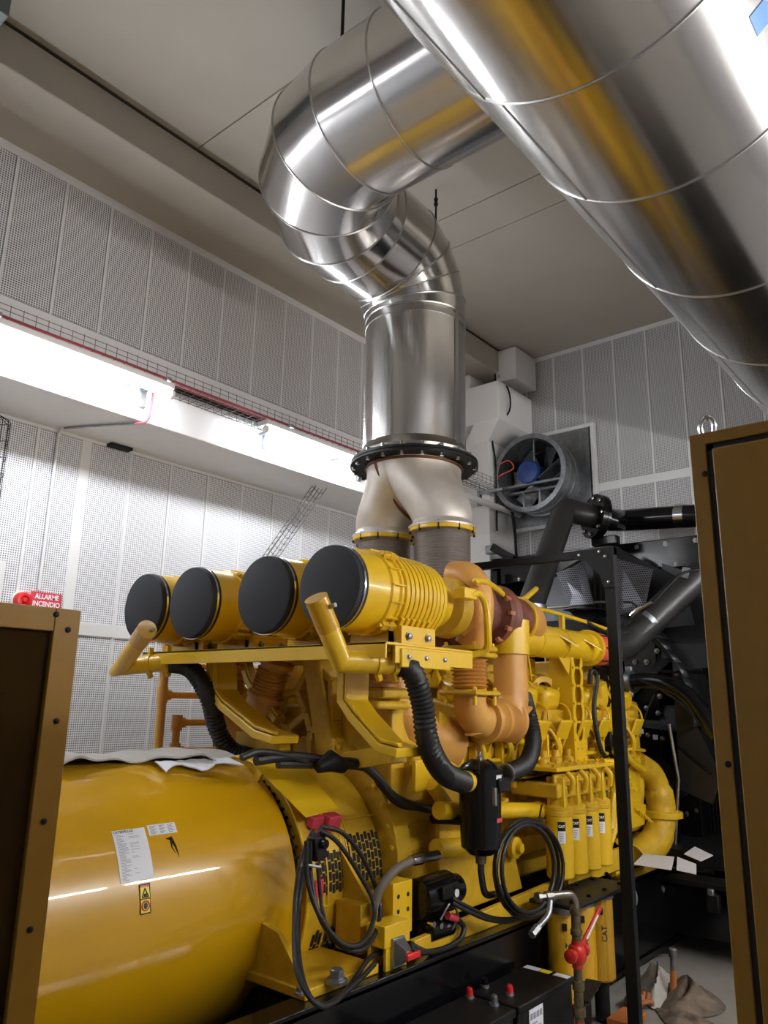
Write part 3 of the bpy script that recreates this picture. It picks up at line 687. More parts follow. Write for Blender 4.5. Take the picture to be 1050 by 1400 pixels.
# red plug and breather under the flap
pl = MB(); py_, pa_ = at_cyl(452, 1124, .74)
c = cpt(py_, pa_, .74); pg = thing('power_plug', c, 'red cable plug hanging under the sheet metal flap', 'plug')
MB().box(c, (.07, .1, .09), M.Rotation(.3, 3, 'Y')).build('plug_body', PINKR, pg, .008)
MB().box(c+V((-.03, -.09, .01)), (.05, .09, .06), M.Rotation(.3, 3, 'Y')).build('socket', PINKR, pg, .006)
MB().tube(cr([c+V((0, -.1, -.03)), c+V((.02, -.16, -.08)), at(434, 1150, x=-3.06)]), .012, 8).build('cable_end', PINKR, pg)

# black cable coil hanging on the alternator end
co = thing('cable_coil', (-3.0, 3.1, .9), 'long black cables coiled over the alternator end, tied with straps', 'cable')
def pth(pts, x): return cr([at(px, py, x=max(x, x+(py-1230)/140*.36)) for px, py in pts], 6)
MB().tube(pth([(432, 1140), (418, 1180), (408, 1240), (410, 1320), (432, 1372), (470, 1358), (505, 1310), (530, 1300)], -2.98), .0125, 10).build('cable_loop', RUB, co)
MB().tube(pth([(428, 1135), (411, 1180), (403, 1250), (407, 1330), (440, 1376), (480, 1350), (512, 1318)], -2.94), .0125, 10).build('cable_loop', RUB, co)
MB().tube(pth([(440, 1130), (470, 1140), (500, 1180), (520, 1240), (505, 1290), (475, 1298), (440, 1260), (425, 1200), (424, 1150)], -2.90), .0125, 10).build('cable_loop', RUB, co)
MB().tube(pth([(436, 1135), (460, 1150), (488, 1190), (512, 1240), (498, 1286), (468, 1290), (436, 1250), (420, 1200), (419, 1150)], -2.86), .012, 10).build('cable_loop', RUB, co)
MB().tube(pth([(434, 1180), (440, 1240), (452, 1290)], -2.93), .010, 10).build('cable_loop', RUB, co)
c = at(434, 1158, x=-2.9); cb_ = MB().box(c, (.06, .08, .12), M.Rotation(.2, 3, 'X')).build('connector_block', BLKM, co, .01)
MB().cyl(c+V((.03, 0, .02)), c+V((.06, 0, .02)), .022, n=12).build('connector_cap', BLK, cb_)
MB().tube([at(413, 1182, x=-2.88), at(428, 1184, x=-2.87), at(438, 1186, x=-2.86)], .008, 6).build('cable_tie', GALV, co)
c = at(436, 1215, x=-3.06); MB().box(c, (.012, .06, .09)).build('warning_tag', SIGNR, co, .002)
# isolator switch on its yellow bracket
sw = thing('isolator_switch', at(545, 1300, x=-2.74), 'grey isolator box with red key handle on a yellow bracket', 'switch')
c = at(540, 1237, x=-2.85)
mb = MB(); pa, pb_ = at(541, 1208, x=-2.85), at(541, 1275, x=-2.85)
wv = .15; mb.bb(-2.98, -2.85, pa.y-.02, pa.y+wv, pb_.z-.02, pa.z)
mb.build('upright_plate', YEL, sw, .004)
mb = MB()
for dy in (.025, .11):
    for k in range(3): mb.cyl((-2.852, pa.y+dy, pa.z-.07-.075*k), (-2.8485, pa.y+dy, pa.z-.07-.075*k), .012, n=14)
mb.build('bolt_holes', GRIL, sw)
ca, cb2 = at(528, 1300, x=-2.74), at(562, 1350, x=-2.74)
MB().bb(-2.86, -2.735, ca.y-.02, ca.y+.19, ca.z+.01, ca.z+.115).build('bracket_cap', YEL, sw, .004)
MB().bb(-2.76, -2.74, ca.y, ca.y+.17, .72, ca.z+.05).build('bracket_plate', YEL, sw, .003)
MB().bb(-2.85, -2.83, ca.y-.02, ca.y+.19, .72, ca.z+.05).build('bracket_plate', YEL, sw, .003)
c = at(546, 1302, x=-2.72)
MB().prism([c+V((0, -.05, -.07)), c+V((0, .05, -.07)), c+V((0, .05, .07)), c+V((0, -.05, .07))], (-.02, 0, 0)).build('switch_base', GALV, sw, .003)
mb = MB(); mb.rings([[c+V((0, s*.045, t*.06)) for s, t in ((-1, -1), (1, -1), (1, 1), (-1, 1))], [c+V((.06, s*.022, t*.022)) for s, t in ((-1, -1), (1, -1), (1, 1), (-1, 1))]]); mb.build('switch_body', GALV, sw)
MB().cyl(c+V((.06, 0, 0)), c+V((.08, 0, 0)), .018, n=12).build('key_stem', RED, sw)
MB().bb(c.x+.08, c.x+.095, c.y-.05, c.y+.06, c.z-.016, c.z+.016).build('key_handle', RED, sw, .005)

# ------------------------------------------------------------------ ENGINE
en = thing('diesel_engine', (XE, 5.6, .72), 'large yellow V diesel engine with pipes, heads and brackets in the middle', 'engine')
def part(nm, mb, m=YEL2, bev=0.0, par=None, **k): return mb.build(nm, m, par or en, bev, **k)
part('flywheel_housing', MB().lathe((XE, 3.80, ZB+.05), Y, [(0, .55), (.02, .74), (.16, .74), (.2, .70), (.34, .68), (.36, .5)], 48))
mb = MB()
for k in range(16):
    a = math.radians(-40+10*k); mb.bolt((XE+.72*math.cos(a), 3.80, ZB+.05+.72*math.sin(a)), -Y, .013, .014)
part('housing_bolts', mb, YEL)
part('oil_pan', MB().bb(XE-.5, XE+.5, 3.9, 7.4, .74, 1.02), YEL2, .03)
part('cylinder_block', MB().prism([(XE-.62, 3.9, .98), (XE+.62, 3.9, .98), (XE+.66, 3.9, 1.35), (XE+.8, 3.9, 1.75), (XE+.45, 3.9, 2.02), (XE-.45, 3.9, 2.02), (XE-.8, 3.9, 1.75), (XE-.66, 3.9, 1.35)], (0, 3.5, 0)), YEL2, .02)
part('crankcase_rail', MB().bb(XE-.7, XE+.74, 3.95, 7.3, .98, 1.1), YEL2, .012)
for k in range(8):
    y = 4.15+.4*k; part('inspection_cover', MB().box((XE+.645, y, 1.22), (.03, .3, .2)), YEL2, .012)
mb = MB()
for k in range(8):
    for dy in (-.13, .13):
        for dz in (-.08, .08): mb.bolt((XE+.66, 4.15+.4*k+dy, 1.22+dz), X, .01, .012)
part('cover_bolts', mb, YEL)
# heads and valve covers, both banks, .36 m apart
def bank(s):
    Rt = M.Rotation(s*math.radians(13), 3, 'Y')
    for k in range(8):
        y = 4.55+.36*k; c = V((XE+s*.67, y, 1.95))
        hd = part('cylinder_head', MB().box(c, (.34, .31, .2), Rt), YEL2, .018)
        vc = part('valve_cover', MB().box(c+Rt @ V((0, 0, .17)), (.28, .26, .17), Rt), YEL, .045, hd)
        mb = MB()
        for dx in (-.11, .11):
            for dy in (-.09, .09): mb.bolt(c+Rt @ V((dx, dy, .25)), Rt @ Z, .012, .016)
        mb.build('cover_bolts', YEL, hd, kind='stuff')
        if s > 0:
            ex_ = MB().tube(cr([c+V((.12, -.06, .0)), c+V((.2, -.06, -.1)), c+V((.22, -.02, -.25)), c+V((.12, .02, -.36))]), .022, 10)
            part('water_pipe', ex_, YEL, 0, hd)
            part('injector_line', MB().tube(cr([c+V((.05, .1, .12)), c+V((.2, .12, .1)), c+V((.26, .1, -.02)), c+V((.2, .06, -.22))]), .009, 8), YEL, 0, hd)
            part('exhaust_port', MB().cyl(c+V((.1, 0, -.02)), c+V((.24, 0, -.08)), .075, .065, 18), YEL2, 0, hd)
            part('port_flange', MB().box(c+V((.25, 0, -.085)), (.025, .19, .16), M.Rotation(.4, 3, 'Y')), YEL, .012, hd)
bank(1); bank(-1)
# V valley: plenum, dome shaped cap and rear covers
part('inlet_plenum', MB().bb(XE-.22, XE+.22, 4.3, 7.3, 2.02, 2.3), YEL2, .04)
c = at(748, 930, x=-3.35); part('dome_cap', MB().lathe(c-V((0, 0, .14)), Z, [(0, .17), (.1, .16), (.2, .12), (.25, .06), (.27, .03), (.3, .03)], 28), YEL)
part('grease_nipple', MB().lathe(c+V((0, 0, .15)), Z, [(0, .014), (.05, .02), (.07, .01), (.1, .008)], 10), CHR)
mb = MB()
for k in range(6):
    a = k*math.pi/3; mb.beam(c+V((.165*math.cos(a), .165*math.sin(a), -.14)), c+V((.05*math.cos(a), .05*math.sin(a), .12)), .015, .03)
part('dome_ribs', mb, YEL)
c = at(742, 945, x=-3.1); part('ring_flange', MB().band(c, X+Y*-.6, .075, .12, .06, 28), YEL); part('ring_core', MB().band(c-X*.04, X+Y*-.6, .0, .08, .03, 24), GRIL)
# holes, brackets, fuel rails running along the side
for z_, x_, r_ in ((1.80, -2.98, .022), (1.66, -2.95, .016), (1.60, -2.97, .013), (1.87, -3.0, .014)):
    pts = [(x_+.02*math.sin(k*1.7+z_*5), 4.4+.25*k, z_+.014*math.sin(k*2.1+x_*9)) for k in range(13)]
    part('fuel_rail', MB().tube(cr(pts, 4), r_, 9), YEL)
for k in range(9):
    y = 4.5+.33*k; part('rail_clamp', MB().bb(-3.0, -2.94, y-.015, y+.015, 1.57, 1.83), YEL, .004)
for k in range(7):
    y = 4.75+.36*k; mb = MB(); mb.tube(cr([(-3.02, y, 1.9), (-2.93, y+.04, 1.86), (-2.90, y+.1, 1.74), (-2.97, y+.14, 1.64)]), .012, 8); part('banjo_pipe', mb, YEL)
    part('hex_fitting', MB().lathe((-3.0, y+.16, 1.73), X, [(0, .03), (.03, .03), (.035, .02), (.06, .02)], 6), YEL)
    part('wire_loom', MB().tube(cr([(-2.94, y-.1, 1.56), (-2.93, y, 1.52), (-2.95, y+.14, 1.55)]), .011, 8), BLKM)
for k in range(6):
    y = 4.9+.36*k; part('jacket_boss', MB().lathe((-3.12, y, 1.52), X, [(0, .1), (.06, .1), (.09, .07), (.12, .07), (.13, .04)], 18), YEL2)
rng = random.Random(11)
for k in range(22):
    y = 4.35+.125*k+rng.uniform(-.03, .03); z = rng.uniform(1.34, 1.6); l = rng.uniform(.07, .15)
    part('casting_boss', MB().box((-3.04+rng.uniform(-.03, .04), y, z), (l*.7, l, l*.8), M.Rotation(rng.uniform(-.5, .5), 3, 'X')), YEL2, .012)
# yellow wires bundled with dark ties
for k in range(4):
    pts = [(-2.9-.02*k+.015*math.sin(i*1.3+k), 4.55+.2*i, 1.58+.03*math.sin(i*.9+k*2)-.01*k) for i in range(12)]
    part('wiring_loom', MB().tube(cr(pts, 4), .012, 7), YEL if k % 2 else YEL2)
mb = MB()
for i in range(11): mb.hoop((-2.93, 4.62+.2*i, 1.57+.03*math.sin(i*.9)), Y, .035, .005, 12, 5)
part('cable_ties', mb, BLKM)

# charge air pipe: volute outlet, bellows, elbow, riser and long header
TX, TZ = -2.93, 2.66            # turbo axis
def turbo(x, y0, full=True):
    tb = thing('turbocharger', (x, y0, TZ-.3), 'rust brown turbocharger with orange volute behind the nearest air filter' if full else 'second turbocharger half hidden behind the nearest one', 'turbocharger', 'turbochargers')
    q = lambda nm, mb, m=RUST, b=0: mb.build(nm, m, tb, b)
    cx_ = V((x, y0, TZ))
    pts, rr = [], []
    for i in range(26):
        a = math.radians(-65+i*11.6); r_ = .17
        pts.append(cx_+V((r_*1.02*math.cos(a), .14, r_*math.sin(a)+.02))); rr.append(.088-.0024*i)
    pts = pts[::-1]; rr = rr[::-1]
    q('volute', MB().tube(pts, rr, 18), ORNG)
    return tb, q, cx_
tb, q, c0 = turbo(TX, 4.1)
# outlet of the volute going straight down to its flange
fx = at(617, 883, x=TX+.0)
q('outlet_pipe', MB().tube(cr([(TX-.05, 4.26, TZ+.235), (TX+.09, 4.27, TZ+.20), (TX+.15, 4.28, TZ+.06), (TX+.14, 4.28, TZ-.1), (TX+.08, 4.28, fx.z+.01)]), [.10, .102, .104, .106, .108, .108, .108, .108, .108, .107, .107, .106, .106, .105, .105, .104, .104, .103, .103, .102, .102, .102, .1, .1, .1][:25], 20), ORNG)
q('inlet_ring', MB().lathe(c0+V((0, -.04, 0)), Y, [(0, .16), (0, .19), (.05, .2), (.1, .2)], 32), YEL2)
q('bearing_housing', MB().lathe(c0+V((0, .2, 0)), Y, [(0, .1), (.02, .2), (.05, .235), (.1, .235), (.11, .2), (.2, .14), (.3, .14), (.32, .21), (.36, .22), (.42, .2)], 36))
q('turbine_housing', MB().lathe(c0+V((0, .58, 0)), Y, [(0, .13), (.0, .2), (.06, .225), (.1, .2), (.16, .17), (.3, .15), (.34, .165), (.37, .165), (.37, .1)], 36))
mb = MB()
for k in range(12):
    a = 2*math.pi*k/12; mb.lathe(c0+V((.2*math.cos(a), .21, .2*math.sin(a))), -Y, [(0, .014), (.025, .014), (.03, .008)], 6)
q('bolts', mb, CHR)
mb = MB()
for k in range(12):
    a = 2*math.pi*k/12; mb.box(c0+V((.205*math.cos(a), .52, .205*math.sin(a))), (.03, .06, .03), M.Rotation(-a, 3, 'Y'))
mb.build('band_lugs', SKIN, tb, .004, kind='stuff')
q('v_clamp', MB().band(c0+V((0, .93, 0)), Y, .15, .178, .03, 32), YEL)
q('turbine_elbow', MB().tube(cr([c0+V((0, .93, 0)), c0+V((0, 1.05, -.01)), c0+V((-.06, 1.16, -.05)), c0+V((-.2, 1.2, -.1))]), [.165]*8+[.16]*11, 22), ORNG)
q('exhaust_riser', MB().tube(cr([c0+V((-.02, .5, .05)), c0+V((-.28, .62, .0)), c0+V((-.52, .78, -.02))], 5), .17, 22))
q('riser_flange', MB().lathe((NB.x, NB.y, 2.54), Z, [(0, .22), (0, .27), (.05, .27), (.05, .2)], 36))
q('riser_casing', MB().lathe((NB.x, NB.y, 2.2), Z, [(0, .16), (.34, .22)], 30))
q('oil_line', MB().tube(cr([c0+V((.12, .3, .16)), at(650, 795, x=-2.68), at(664, 796, x=-2.7), at(682, 808, x=-2.76), at(700, 825, x=-2.9), at(715, 820, x=-2.95), at(733, 805, x=-3.0)]), .022, 10), YEL)
q('oil_line', MB().tube(cr([at(640, 815, x=-2.64), at(655, 812, x=-2.62), at(664, 828, x=-2.62), at(667, 862, x=-2.62), at(665, 888, x=-2.66), at(645, 896, x=-2.74)]), .024, 10), YEL)
c = at(636, 812, x=-2.66); q('oil_block', MB().box(c, (.09, .14, .07)), YEL, .008)
mb = MB(); c = at(625, 833, x=TX+.2)
# riser bellows and lower elbow
cp = thing('charge_air_pipe', (TX, 4.6, 1.8), 'orange yellow charge air pipe with two bellows rising to a long header', 'pipe')
q = lambda nm, mb, m=ORNG, b=0: mb.build(nm, m, cp, b)
xb = TX+.08; yb_ = 4.28
def fl(z, s=.13, th=.03):
    mb = MB(); mb.prism([(xb+s*math.cos(math.radians(a)), yb_+s*math.sin(math.radians(a)), z) for a in range(22, 382, 45)], (0, 0, th)); return mb
q('square_flange', MB().bb(xb-.14, xb+.14, yb_-.14, yb_+.14, fx.z-.035, fx.z), YEL2, .02)
q('square_flange', MB().bb(xb-.14, xb+.14, yb_-.14, yb_+.14, fx.z-.075, fx.z-.04), YEL2, .02)
zb2 = at(617, 950, x=xb).z
mb = MB(); nn = 8; pr = [(0, .09)]; H = fx.z-.08-zb2-.04
for i in range(nn): pr += [(H*(i+.2)/nn, .1), (H*(i+.8)/nn, .122)]
pr += [(H, .09)]; q('vertical_bellows', mb.lathe((xb, yb_, zb2+.04), Z, pr, 32), ORNG)
q('square_flange', MB().bb(xb-.15, xb+.15, yb_-.15, yb_+.15, zb2, zb2+.03), YEL2, .02)
mb = MB()
for sx in (-1, 1):
    for sy in (-1, 1):
        mb.bolt((xb+.115*sx, yb_+.115*sy, zb2+.03), Z, .014, .02); mb.cyl((xb+.115*sx, yb_+.115*sy, zb2-.06), (xb+.115*sx, yb_+.115*sy, zb2), .014, n=8); mb.bolt((xb+.11*sx, yb_+.11*sy, fx.z), Z, .012, .02)
q('flange_bolts', mb, YEL)
zh = at(650, 985, x=xb).z
q('lower_elbow', MB().tube([(xb, yb_, zb2)]+[V((xb, yb_, zb2-.02))]+[V((xb, yb_+.13-.13*math.cos(a), zh+.13-.13*math.sin(a))) for a in [math.radians(d) for d in (10, 30, 50, 70, 90)]], [.105]*4+[.11, .115, .12], 24))
yh0 = yb_+.14; yh1 = at(688, 985, x=xb).y
mb = MB(); L = yh1-yh0; pr = [(0, .12), (.005, .15), (.03, .15), (.035, .125), (.07, .125)]
for i in range(4): pr += [(.08+.02*i, .13), (.088+.02*i, .142)]
pr += [(.17, .13), (.2, .13), (.21, .142)]
for i in range(4): pr += [(.22+.02*i, .13), (.228+.02*i, .142)]
pr += [(.31, .125), (.33, .15), (.36, .15), (.365, .12), (L, .12)]
q('horizontal_bellows', mb.lathe((xb, yh0, zh), Y, pr, 36), ORNG)
zc_ = at(697, 868, x=xb).z; yr_ = at(698, 930, x=xb).y
q('riser', MB().tube([V((xb, yh1-.01, zh))]+[V((xb, yr_-.17+.17*math.sin(a), zh+.17-.17*math.cos(a))) for a in [math.radians(d) for d in (8, 25, 45, 65, 82)]]+[V((xb, yr_, zh+.2)), V((xb, yr_, zc_-.1))], [.12, .12, .122, .124, .124, .124, .12, .12], 28))
q('clamp_plate', MB().box((xb+.05, yh1+.02, zh-.03), (.15, .14, .012), M.Rotation(-.9, 3, 'Y')), YEL, .003)
# header
zh2 = zc_-.0; yh_end = at(812, 872, x=xb-.05).y
xh = xb-.08
q('header_tee', MB().lathe((xb, yr_, zc_-.14), Z, [(0, .125), (.0, .14), (.24, .14), (.25, .1)], 30), YEL)
q('header_pipe', MB().cyl((xh, yr_-.14, zc_), (xh, yh_end, zc_), .125, n=32), YEL)
for k in range(3):
    yy = yr_+.45+.42*k; q('header_band', MB().band((xh, yy, zc_), Y, .12, .131, .03, 32), YEL)
    if k: q('header_gusset', MB().prism([(xh+.12, yy-.18, zc_+.04), (xh+.12, yy-.02, zc_+.04), (xh+.2, yy-.02, zc_-.04)], (0, 0, .012)), YEL)
q('header_end_flange', MB().lathe((xh, yh_end-.1, zc_), Y, [(0, .12), (.01, .155), (.05, .155), (.06, .13)], 32), YEL)
q('silicone_sleeve', MB().lathe((xh, yh_end-.04, zc_), Y, [(0, .13), (.02, .14), (.1, .145), (.2, .14), (.22, .13)], 32), SILI)
mb = MB()
for k in range(8):
    a = 2*math.pi*k/8; mb.beam((xh+.15*math.cos(a), yh_end-.04, zc_+.15*math.sin(a)), (xh+.15*math.cos(a), yh_end+.17, zc_+.15*math.sin(a)), .008, .008)
q('sleeve_tie_rods', mb, BLKM)
q('black_sleeve', MB().lathe((xh, yh_end+.18, zc_), Y, [(0, .12), (.01, .135), (.14, .135), (.15, .11)], 32), RUB)
# line of little pipes on the header
q('top_line', MB().tube(cr([at(706, 818, x=xh), at(720, 828, x=xh), at(760, 838, x=xh), at(800, 850, x=xh), at(835, 862, x=xh)]), .016, 8), YEL)
for px, py in ((727, 838), (768, 848)): c = at(px, py, x=xh); q('line_post', MB().bb(c.x-.02, c.x+.02, c.y-.02, c.y+.02, zc_+.1, c.z+.04), YEL, .004)
q('tail_hose', MB().tube(cr([at(800, 848, x=xh), at(815, 858, x=xh+.04), at(838, 868, x=xh), at(862, 870, x=xh)]), .014, 8), RUB)
q('tall_rod', MB().tube(cr([at(712, 830, x=xh+.15), at(718, 870, x=xh+.15), at(727, 930, x=xh+.12)]), .007, 6), YEL)
# perforated upright bracket under the header
xk = -2.86; pk0, pk1 = at(781, 888, x=xk), at(779, 1040, x=xk)
kw = .19
mb = MB(); zt_, zb_ = pk0.z, 1.62
mb.bb(xk-.2, xk, pk0.y-.008, pk0.y, zb_, zt_); mb.bb(xk-.2, xk-.19, pk0.y, pk0.y+.19, zb_, zt_); mb.bb(xk-.19, xk-.01, pk0.y+.182, pk0.y+.19, zb_, zt_); bk = part('upright_bracket', mb, YEL)
n_h = 5; chh = (zt_-zb_-.16)/n_h
part('holed_side', MB().holed((xk, pk0.y+kw/2, zb_+.16), Y, Z, kw, chh, n_h, .008, .06, .082), YEL, 0, bk)
part('side_gusset', MB().prism([(-3.02, 4.5, 1.55), (-3.02, 4.8, 1.55), (-3.02, 4.72, 1.9), (-3.02, 4.55, 1.9)], (.02, 0, 0)), YEL, .004)
part('bracket_foot', MB().bb(xk-.008, xk, pk0.y, pk0.y+kw, zb_-.12, zb_+.16), YEL, 0, bk)
part('bracket_top', MB().prism([(xk, pk0.y, zt_), (xk, pk0.y+kw, zt_), (xk-.3, pk0.y+kw, zt_+.06), (xk-.42, pk0.y-.25, zt_+.08), (xk-.2, pk0.y-.1, zt_+.03)], (0, 0, .012)), YEL, 0, bk)
part('bracket_arm', MB().prism([(xk, pk0.y, zt_), (xk-.02, pk0.y-.3, zt_+.03), (xk-.02, pk0.y-.02, zt_-.2)], (-.01, 0, 0)), YEL, 0, bk)
mb = MB()
for dy in (.05, .12): mb.bolt((xk, pk0.y+dy, zt_-.035), X, .01, .01); mb.bolt((xk, pk0.y+dy, zb_+.1), X, .01, .01); mb.bolt((xk, pk0.y+dy, zb_-.06), X, .012, .012)
part('bracket_bolts', mb, YEL, 0, bk)

# cast yellow A-frame with honeycomb openings under the filters
def lattice(y, nodes, edges, w=.05, d=.1, nm='cast_frame'):
    mb = MB()
    for a, b in edges: mb.beam(V((nodes[a][0], y, nodes[a][1])), V((nodes[b][0], y, nodes[b][1])), d, w, Z if abs(nodes[a][1]-nodes[b][1]) < abs(nodes[a][0]-nodes[b][0]) else X)
    return part(nm, mb, YEL2, .008)
def nd(px, py, y=3.85): p = at(px, py, y=y); return (p.x, p.z)
N_ = [nd(372, 905), nd(398, 905), nd(430, 905), nd(458, 930), nd(386, 950), nd(412, 945), nd(424, 975), nd(402, 995), nd(378, 990), nd(380, 1040), nd(404, 1040), nd(430, 1035), nd(455, 1040), nd(400, 1015), nd(430, 1000), nd(458, 985)]
lattice(3.85, N_, [(0, 4), (4, 5), (5, 2), (5, 6), (6, 7), (7, 8), (8, 4), (8, 9), (7, 13), (13, 10), (9, 10), (10, 11), (11, 14), (14, 6), (14, 15), (11, 12), (12, 15), (15, 3), (3, 2), (0, 1), (1, 2)])
part('rear_wall', MB().bb(-4.5, -3.1, 4.02, 4.1, 1.7, 2.35), YEL2, .02)
part('rear_post', MB().beam(at(430, 890, y=3.84), at(456, 1045, y=3.84), .16, .12, Y), YEL2, .012)
part('rear_post', MB().beam(at(352, 985, y=3.84), at(388, 1010, y=3.84), .1, .1, Y), YEL2, .012)
part('side_plate', MB().prism([(-3.12, 3.78, 1.45), (-3.12, 4.1, 1.45), (-3.12, 4.1, 2.1), (-3.12, 3.98, 2.18), (-3.12, 3.78, 2.0)], (.03, 0, 0)), YEL2, .006)
part('side_plate', MB().prism([(-3.02, 4.14, 1.2), (-3.02, 4.42, 1.2), (-3.02, 4.42, 1.9), (-3.02, 4.14, 2.0)], (.03, 0, 0)), YEL2, .006)
c = at(578, 1060, x=-2.95); part('mount_tab', MB().box(c, (.03, .18, .18)), YEL, .006)
c = at(592, 1085, x=-2.9); part('stay_tube', MB().cyl(at(590, 1072, x=-2.9), at(622, 1118, x=-2.9), .045, n=16), YEL)
# second rear volute and outlet seen under the tray
part('rear_volute', MB().tube(cr([(-3.25, 3.95, 2.2), (-3.2, 4.0, 2.0), (-3.15, 4.15, 1.85), (-3.1, 4.4, 1.78)]), [.16]*7+[.17]*7+[.18]*5, 22), ORNG)
pr = [(0, .1)]
for i in range(5): pr += [(.02+.03*i, .1), (.035+.03*i, .118)]
pr += [(.18, .1)]
part('rear_bellows', MB().lathe(at(521, 935, x=-3.1)-Z*.02, Z, pr, 28), ORNG)
c = at(521, 925, x=-3.1); part('rear_flange', MB().box(c-Z*.1, (.3, .3, .06)), YEL2, .02); part('rear_clamp', MB().box(c-Z*.17, (.24, .32, .05)), YEL2, .02)
for i, (px, py) in enumerate(((325, 918), (380, 918))):
    p = at(px, py-18, y=3.75); dr = V((-.33, 0, -.8)).normalized() if True else 0
    dr = (at(px-18, py+38, y=3.75)-p).normalized()
    pr = [(0, .085), (.02, .13), (.05, .13), (.06, .1)]
    for k in range(7): pr += [(.08+.024*k, .1), (.092+.024*k, .12)]
    pr += [(.26, .1), (.27, .135), (.3, .135), (.31, .1)]
    b_ = part('tilted_bellows', MB().lathe(p, dr, pr, 28), ORNG)
    part('bellows_clamp', MB().lathe(p-dr*.06, dr, [(0, .12), (.0, .15), (.035, .15), (.035, .12)], 24), YEL2, 0, b_)
    part('cast_elbow', MB().tube(cr([p+dr*.3, p+dr*.42, p+dr*.5+V((.1, .1, -.05)), p+dr*.5+V((.25, .25, -.06))]), .12, 18), ORNG, 0, b_)
c = at(352, 968, y=3.9); part('dust_box', MB().box(c, (.26, .2, .22), M.Rotation(.5, 3, 'Y')), YEL2, .01)

# black loom over the flywheel housing
for k, pts in enumerate([[(350, 1040), (400, 1034), (450, 1040), (490, 1044), (515, 1062), (540, 1090), (575, 1104), (600, 1108)], [(380, 1045), (430, 1046), (500, 1050), (522, 1075), (548, 1100), (590, 1105)], [(330, 1036), (360, 1028), (420, 1040)]]):
    part('black_loom', MB().tube(cr([at(a, b, x=-3.12+.012*i) for i, (a, b) in enumerate(pts)]), .026-.004*k, 10), RUB)
part('loom_boot', MB().tube([at(434, 1050, x=-3.06), at(452, 1040, x=-3.05), at(470, 1048, x=-3.04)], [.03, .055, .04], 12), BLKM)
# long yellow oil pipe to the filter header, lower side details
part('oil_pipe', MB().cyl(at(600, 1108, x=-2.84), at(742, 1108, x=-2.84), .052, n=20), YEL)
c = at(735, 1108, x=-2.84); part('pipe_elbow', MB().tube(cr([c, c+V((0, .16, 0)), c+V((-.04, .3, .03))]), .062, 18), YEL)
part('lower_pipe', MB().cyl(at(596, 1160, x=-2.95), at(630, 1158, x=-2.95), .055, n=18), YEL)
part('lower_cover', MB().prism([at(598, 1170, x=-2.96), at(700, 1150, x=-2.96), at(715, 1215, x=-2.96), at(610, 1255, x=-2.96)], (-.2, 0, 0)), YEL2, .01)
for px, py in ((700, 1158),):
    c = at(px, py, x=-2.94); part('pump_boss', MB().lathe(c, X, [(0, .07), (.04, .07), (.05, .04), (.08, .03)], 16), YEL)
# ladder of braces between blocks
part('engine_foot', MB().bb(-3.2, -2.98, 3.5, 3.72, .72, .9), YEL2, .01)
part('base_rail', MB().prism([(-2.78, 3.62, .72), (-2.78, 5.3, .72), (-2.78, 5.3, .86), (-2.78, 3.62, .80)], (-.04, 0, 0)), YEL2, .006)
part('base_rail', MB().prism([(-2.82, 5.5, .76), (-2.82, 6.7, .76), (-2.82, 6.7, .92), (-2.82, 5.5, .92)], (-.04, 0, 0)), YEL2, .006)
# ---- front gear case, water pump and outlet elbow
part('front_case', MB().bb(XE-.75, XE+.7, 7.35, 7.7, .9, 2.1), YEL2, .04)
c = at(858, 1070, x=-3.0)
part('pump_cover', MB().lathe((-3.12, c.y, c.z), X, [(0, .22), (.1, .22), (.14, .19), (.15, .17), (.18, .16), (.19, .02)], 30), YEL)
part('pump_volute', MB().tube([V((-3.08, c.y+.05+.23*math.cos(a), c.z+.23*math.sin(a))) for a in [math.radians(100-16*k) for k in range(12)]]+[V((-3.08, c.y-.3, c.z-.3))], [.09+.004*k for k in range(13)], 16), YEL2)
p = [at(868, 1042, x=-3.0), at(892, 1060, x=-2.95), at(903, 1095, x=-2.92), at(903, 1130, x=-2.92), at(892, 1155, x=-2.95), at(865, 1175, x=-3.02)]
part('outlet_elbow', MB().tube(cr(p), [.11]*10+[.13]*10+[.14]*11, 20), YEL2)
c = at(905, 1112, x=-2.92); part('elbow_flange', MB().lathe(c-Z*.03, Z, [(0, .19), (.05, .19), (.06, .16)], 24), YEL)
part('gear_guard', MB().prism([at(848, 1085, x=-2.92), at(884, 1100, x=-2.92), at(882, 1128, x=-2.92), at(846, 1140, x=-2.92)], (-.2, 0, 0)), YEL, .012)
part('case_neck', MB().tube([at(842, 1005, x=-3.05), at(868, 1048, x=-3.02)], [.06, .09], 16), YEL)
for pts in ([(838, 1000), (850, 1020), (862, 1040), (880, 1052)], [(846, 1150), (856, 1162), (850, 1185), (838, 1195)], [(842, 1060), (838, 1095), (836, 1130), (832, 1150)]):
    part('case_pipe', MB().tube(cr([at(a, b, x=-2.88) for a, b in pts]), .03, 12), YEL)
part('lower_elbow', MB().tube(cr([at(850, 1190, x=-3.1), at(862, 1178, x=-3.1), at(878, 1150, x=-3.1)]), .1, 16), YEL2)
mb = MB()
for k in range(14): cc = at(846+3.4*k, 1032+8*k if k < 7 else 1085+3*k, x=-2.9); mb.bolt(cc, X, .014, .016)
part('case_bolts', mb, YEL, kind='stuff')
part('gear_lobe', MB().lathe(at(838, 1080, x=-3.1), X, [(0, .16), (.12, .16), (.14, .12)], 24), YEL2)
rng = random.Random(5)
for k in range(16):
    c = at(800+rng.uniform(0, 38), 930+rng.uniform(0, 100), x=-3.02); part('casting_boss', MB().box(c, (.12, rng.uniform(.08, .2), rng.uniform(.06, .14)), M.Rotation(rng.uniform(-.6, .6), 3, 'X')), YEL2, .015)
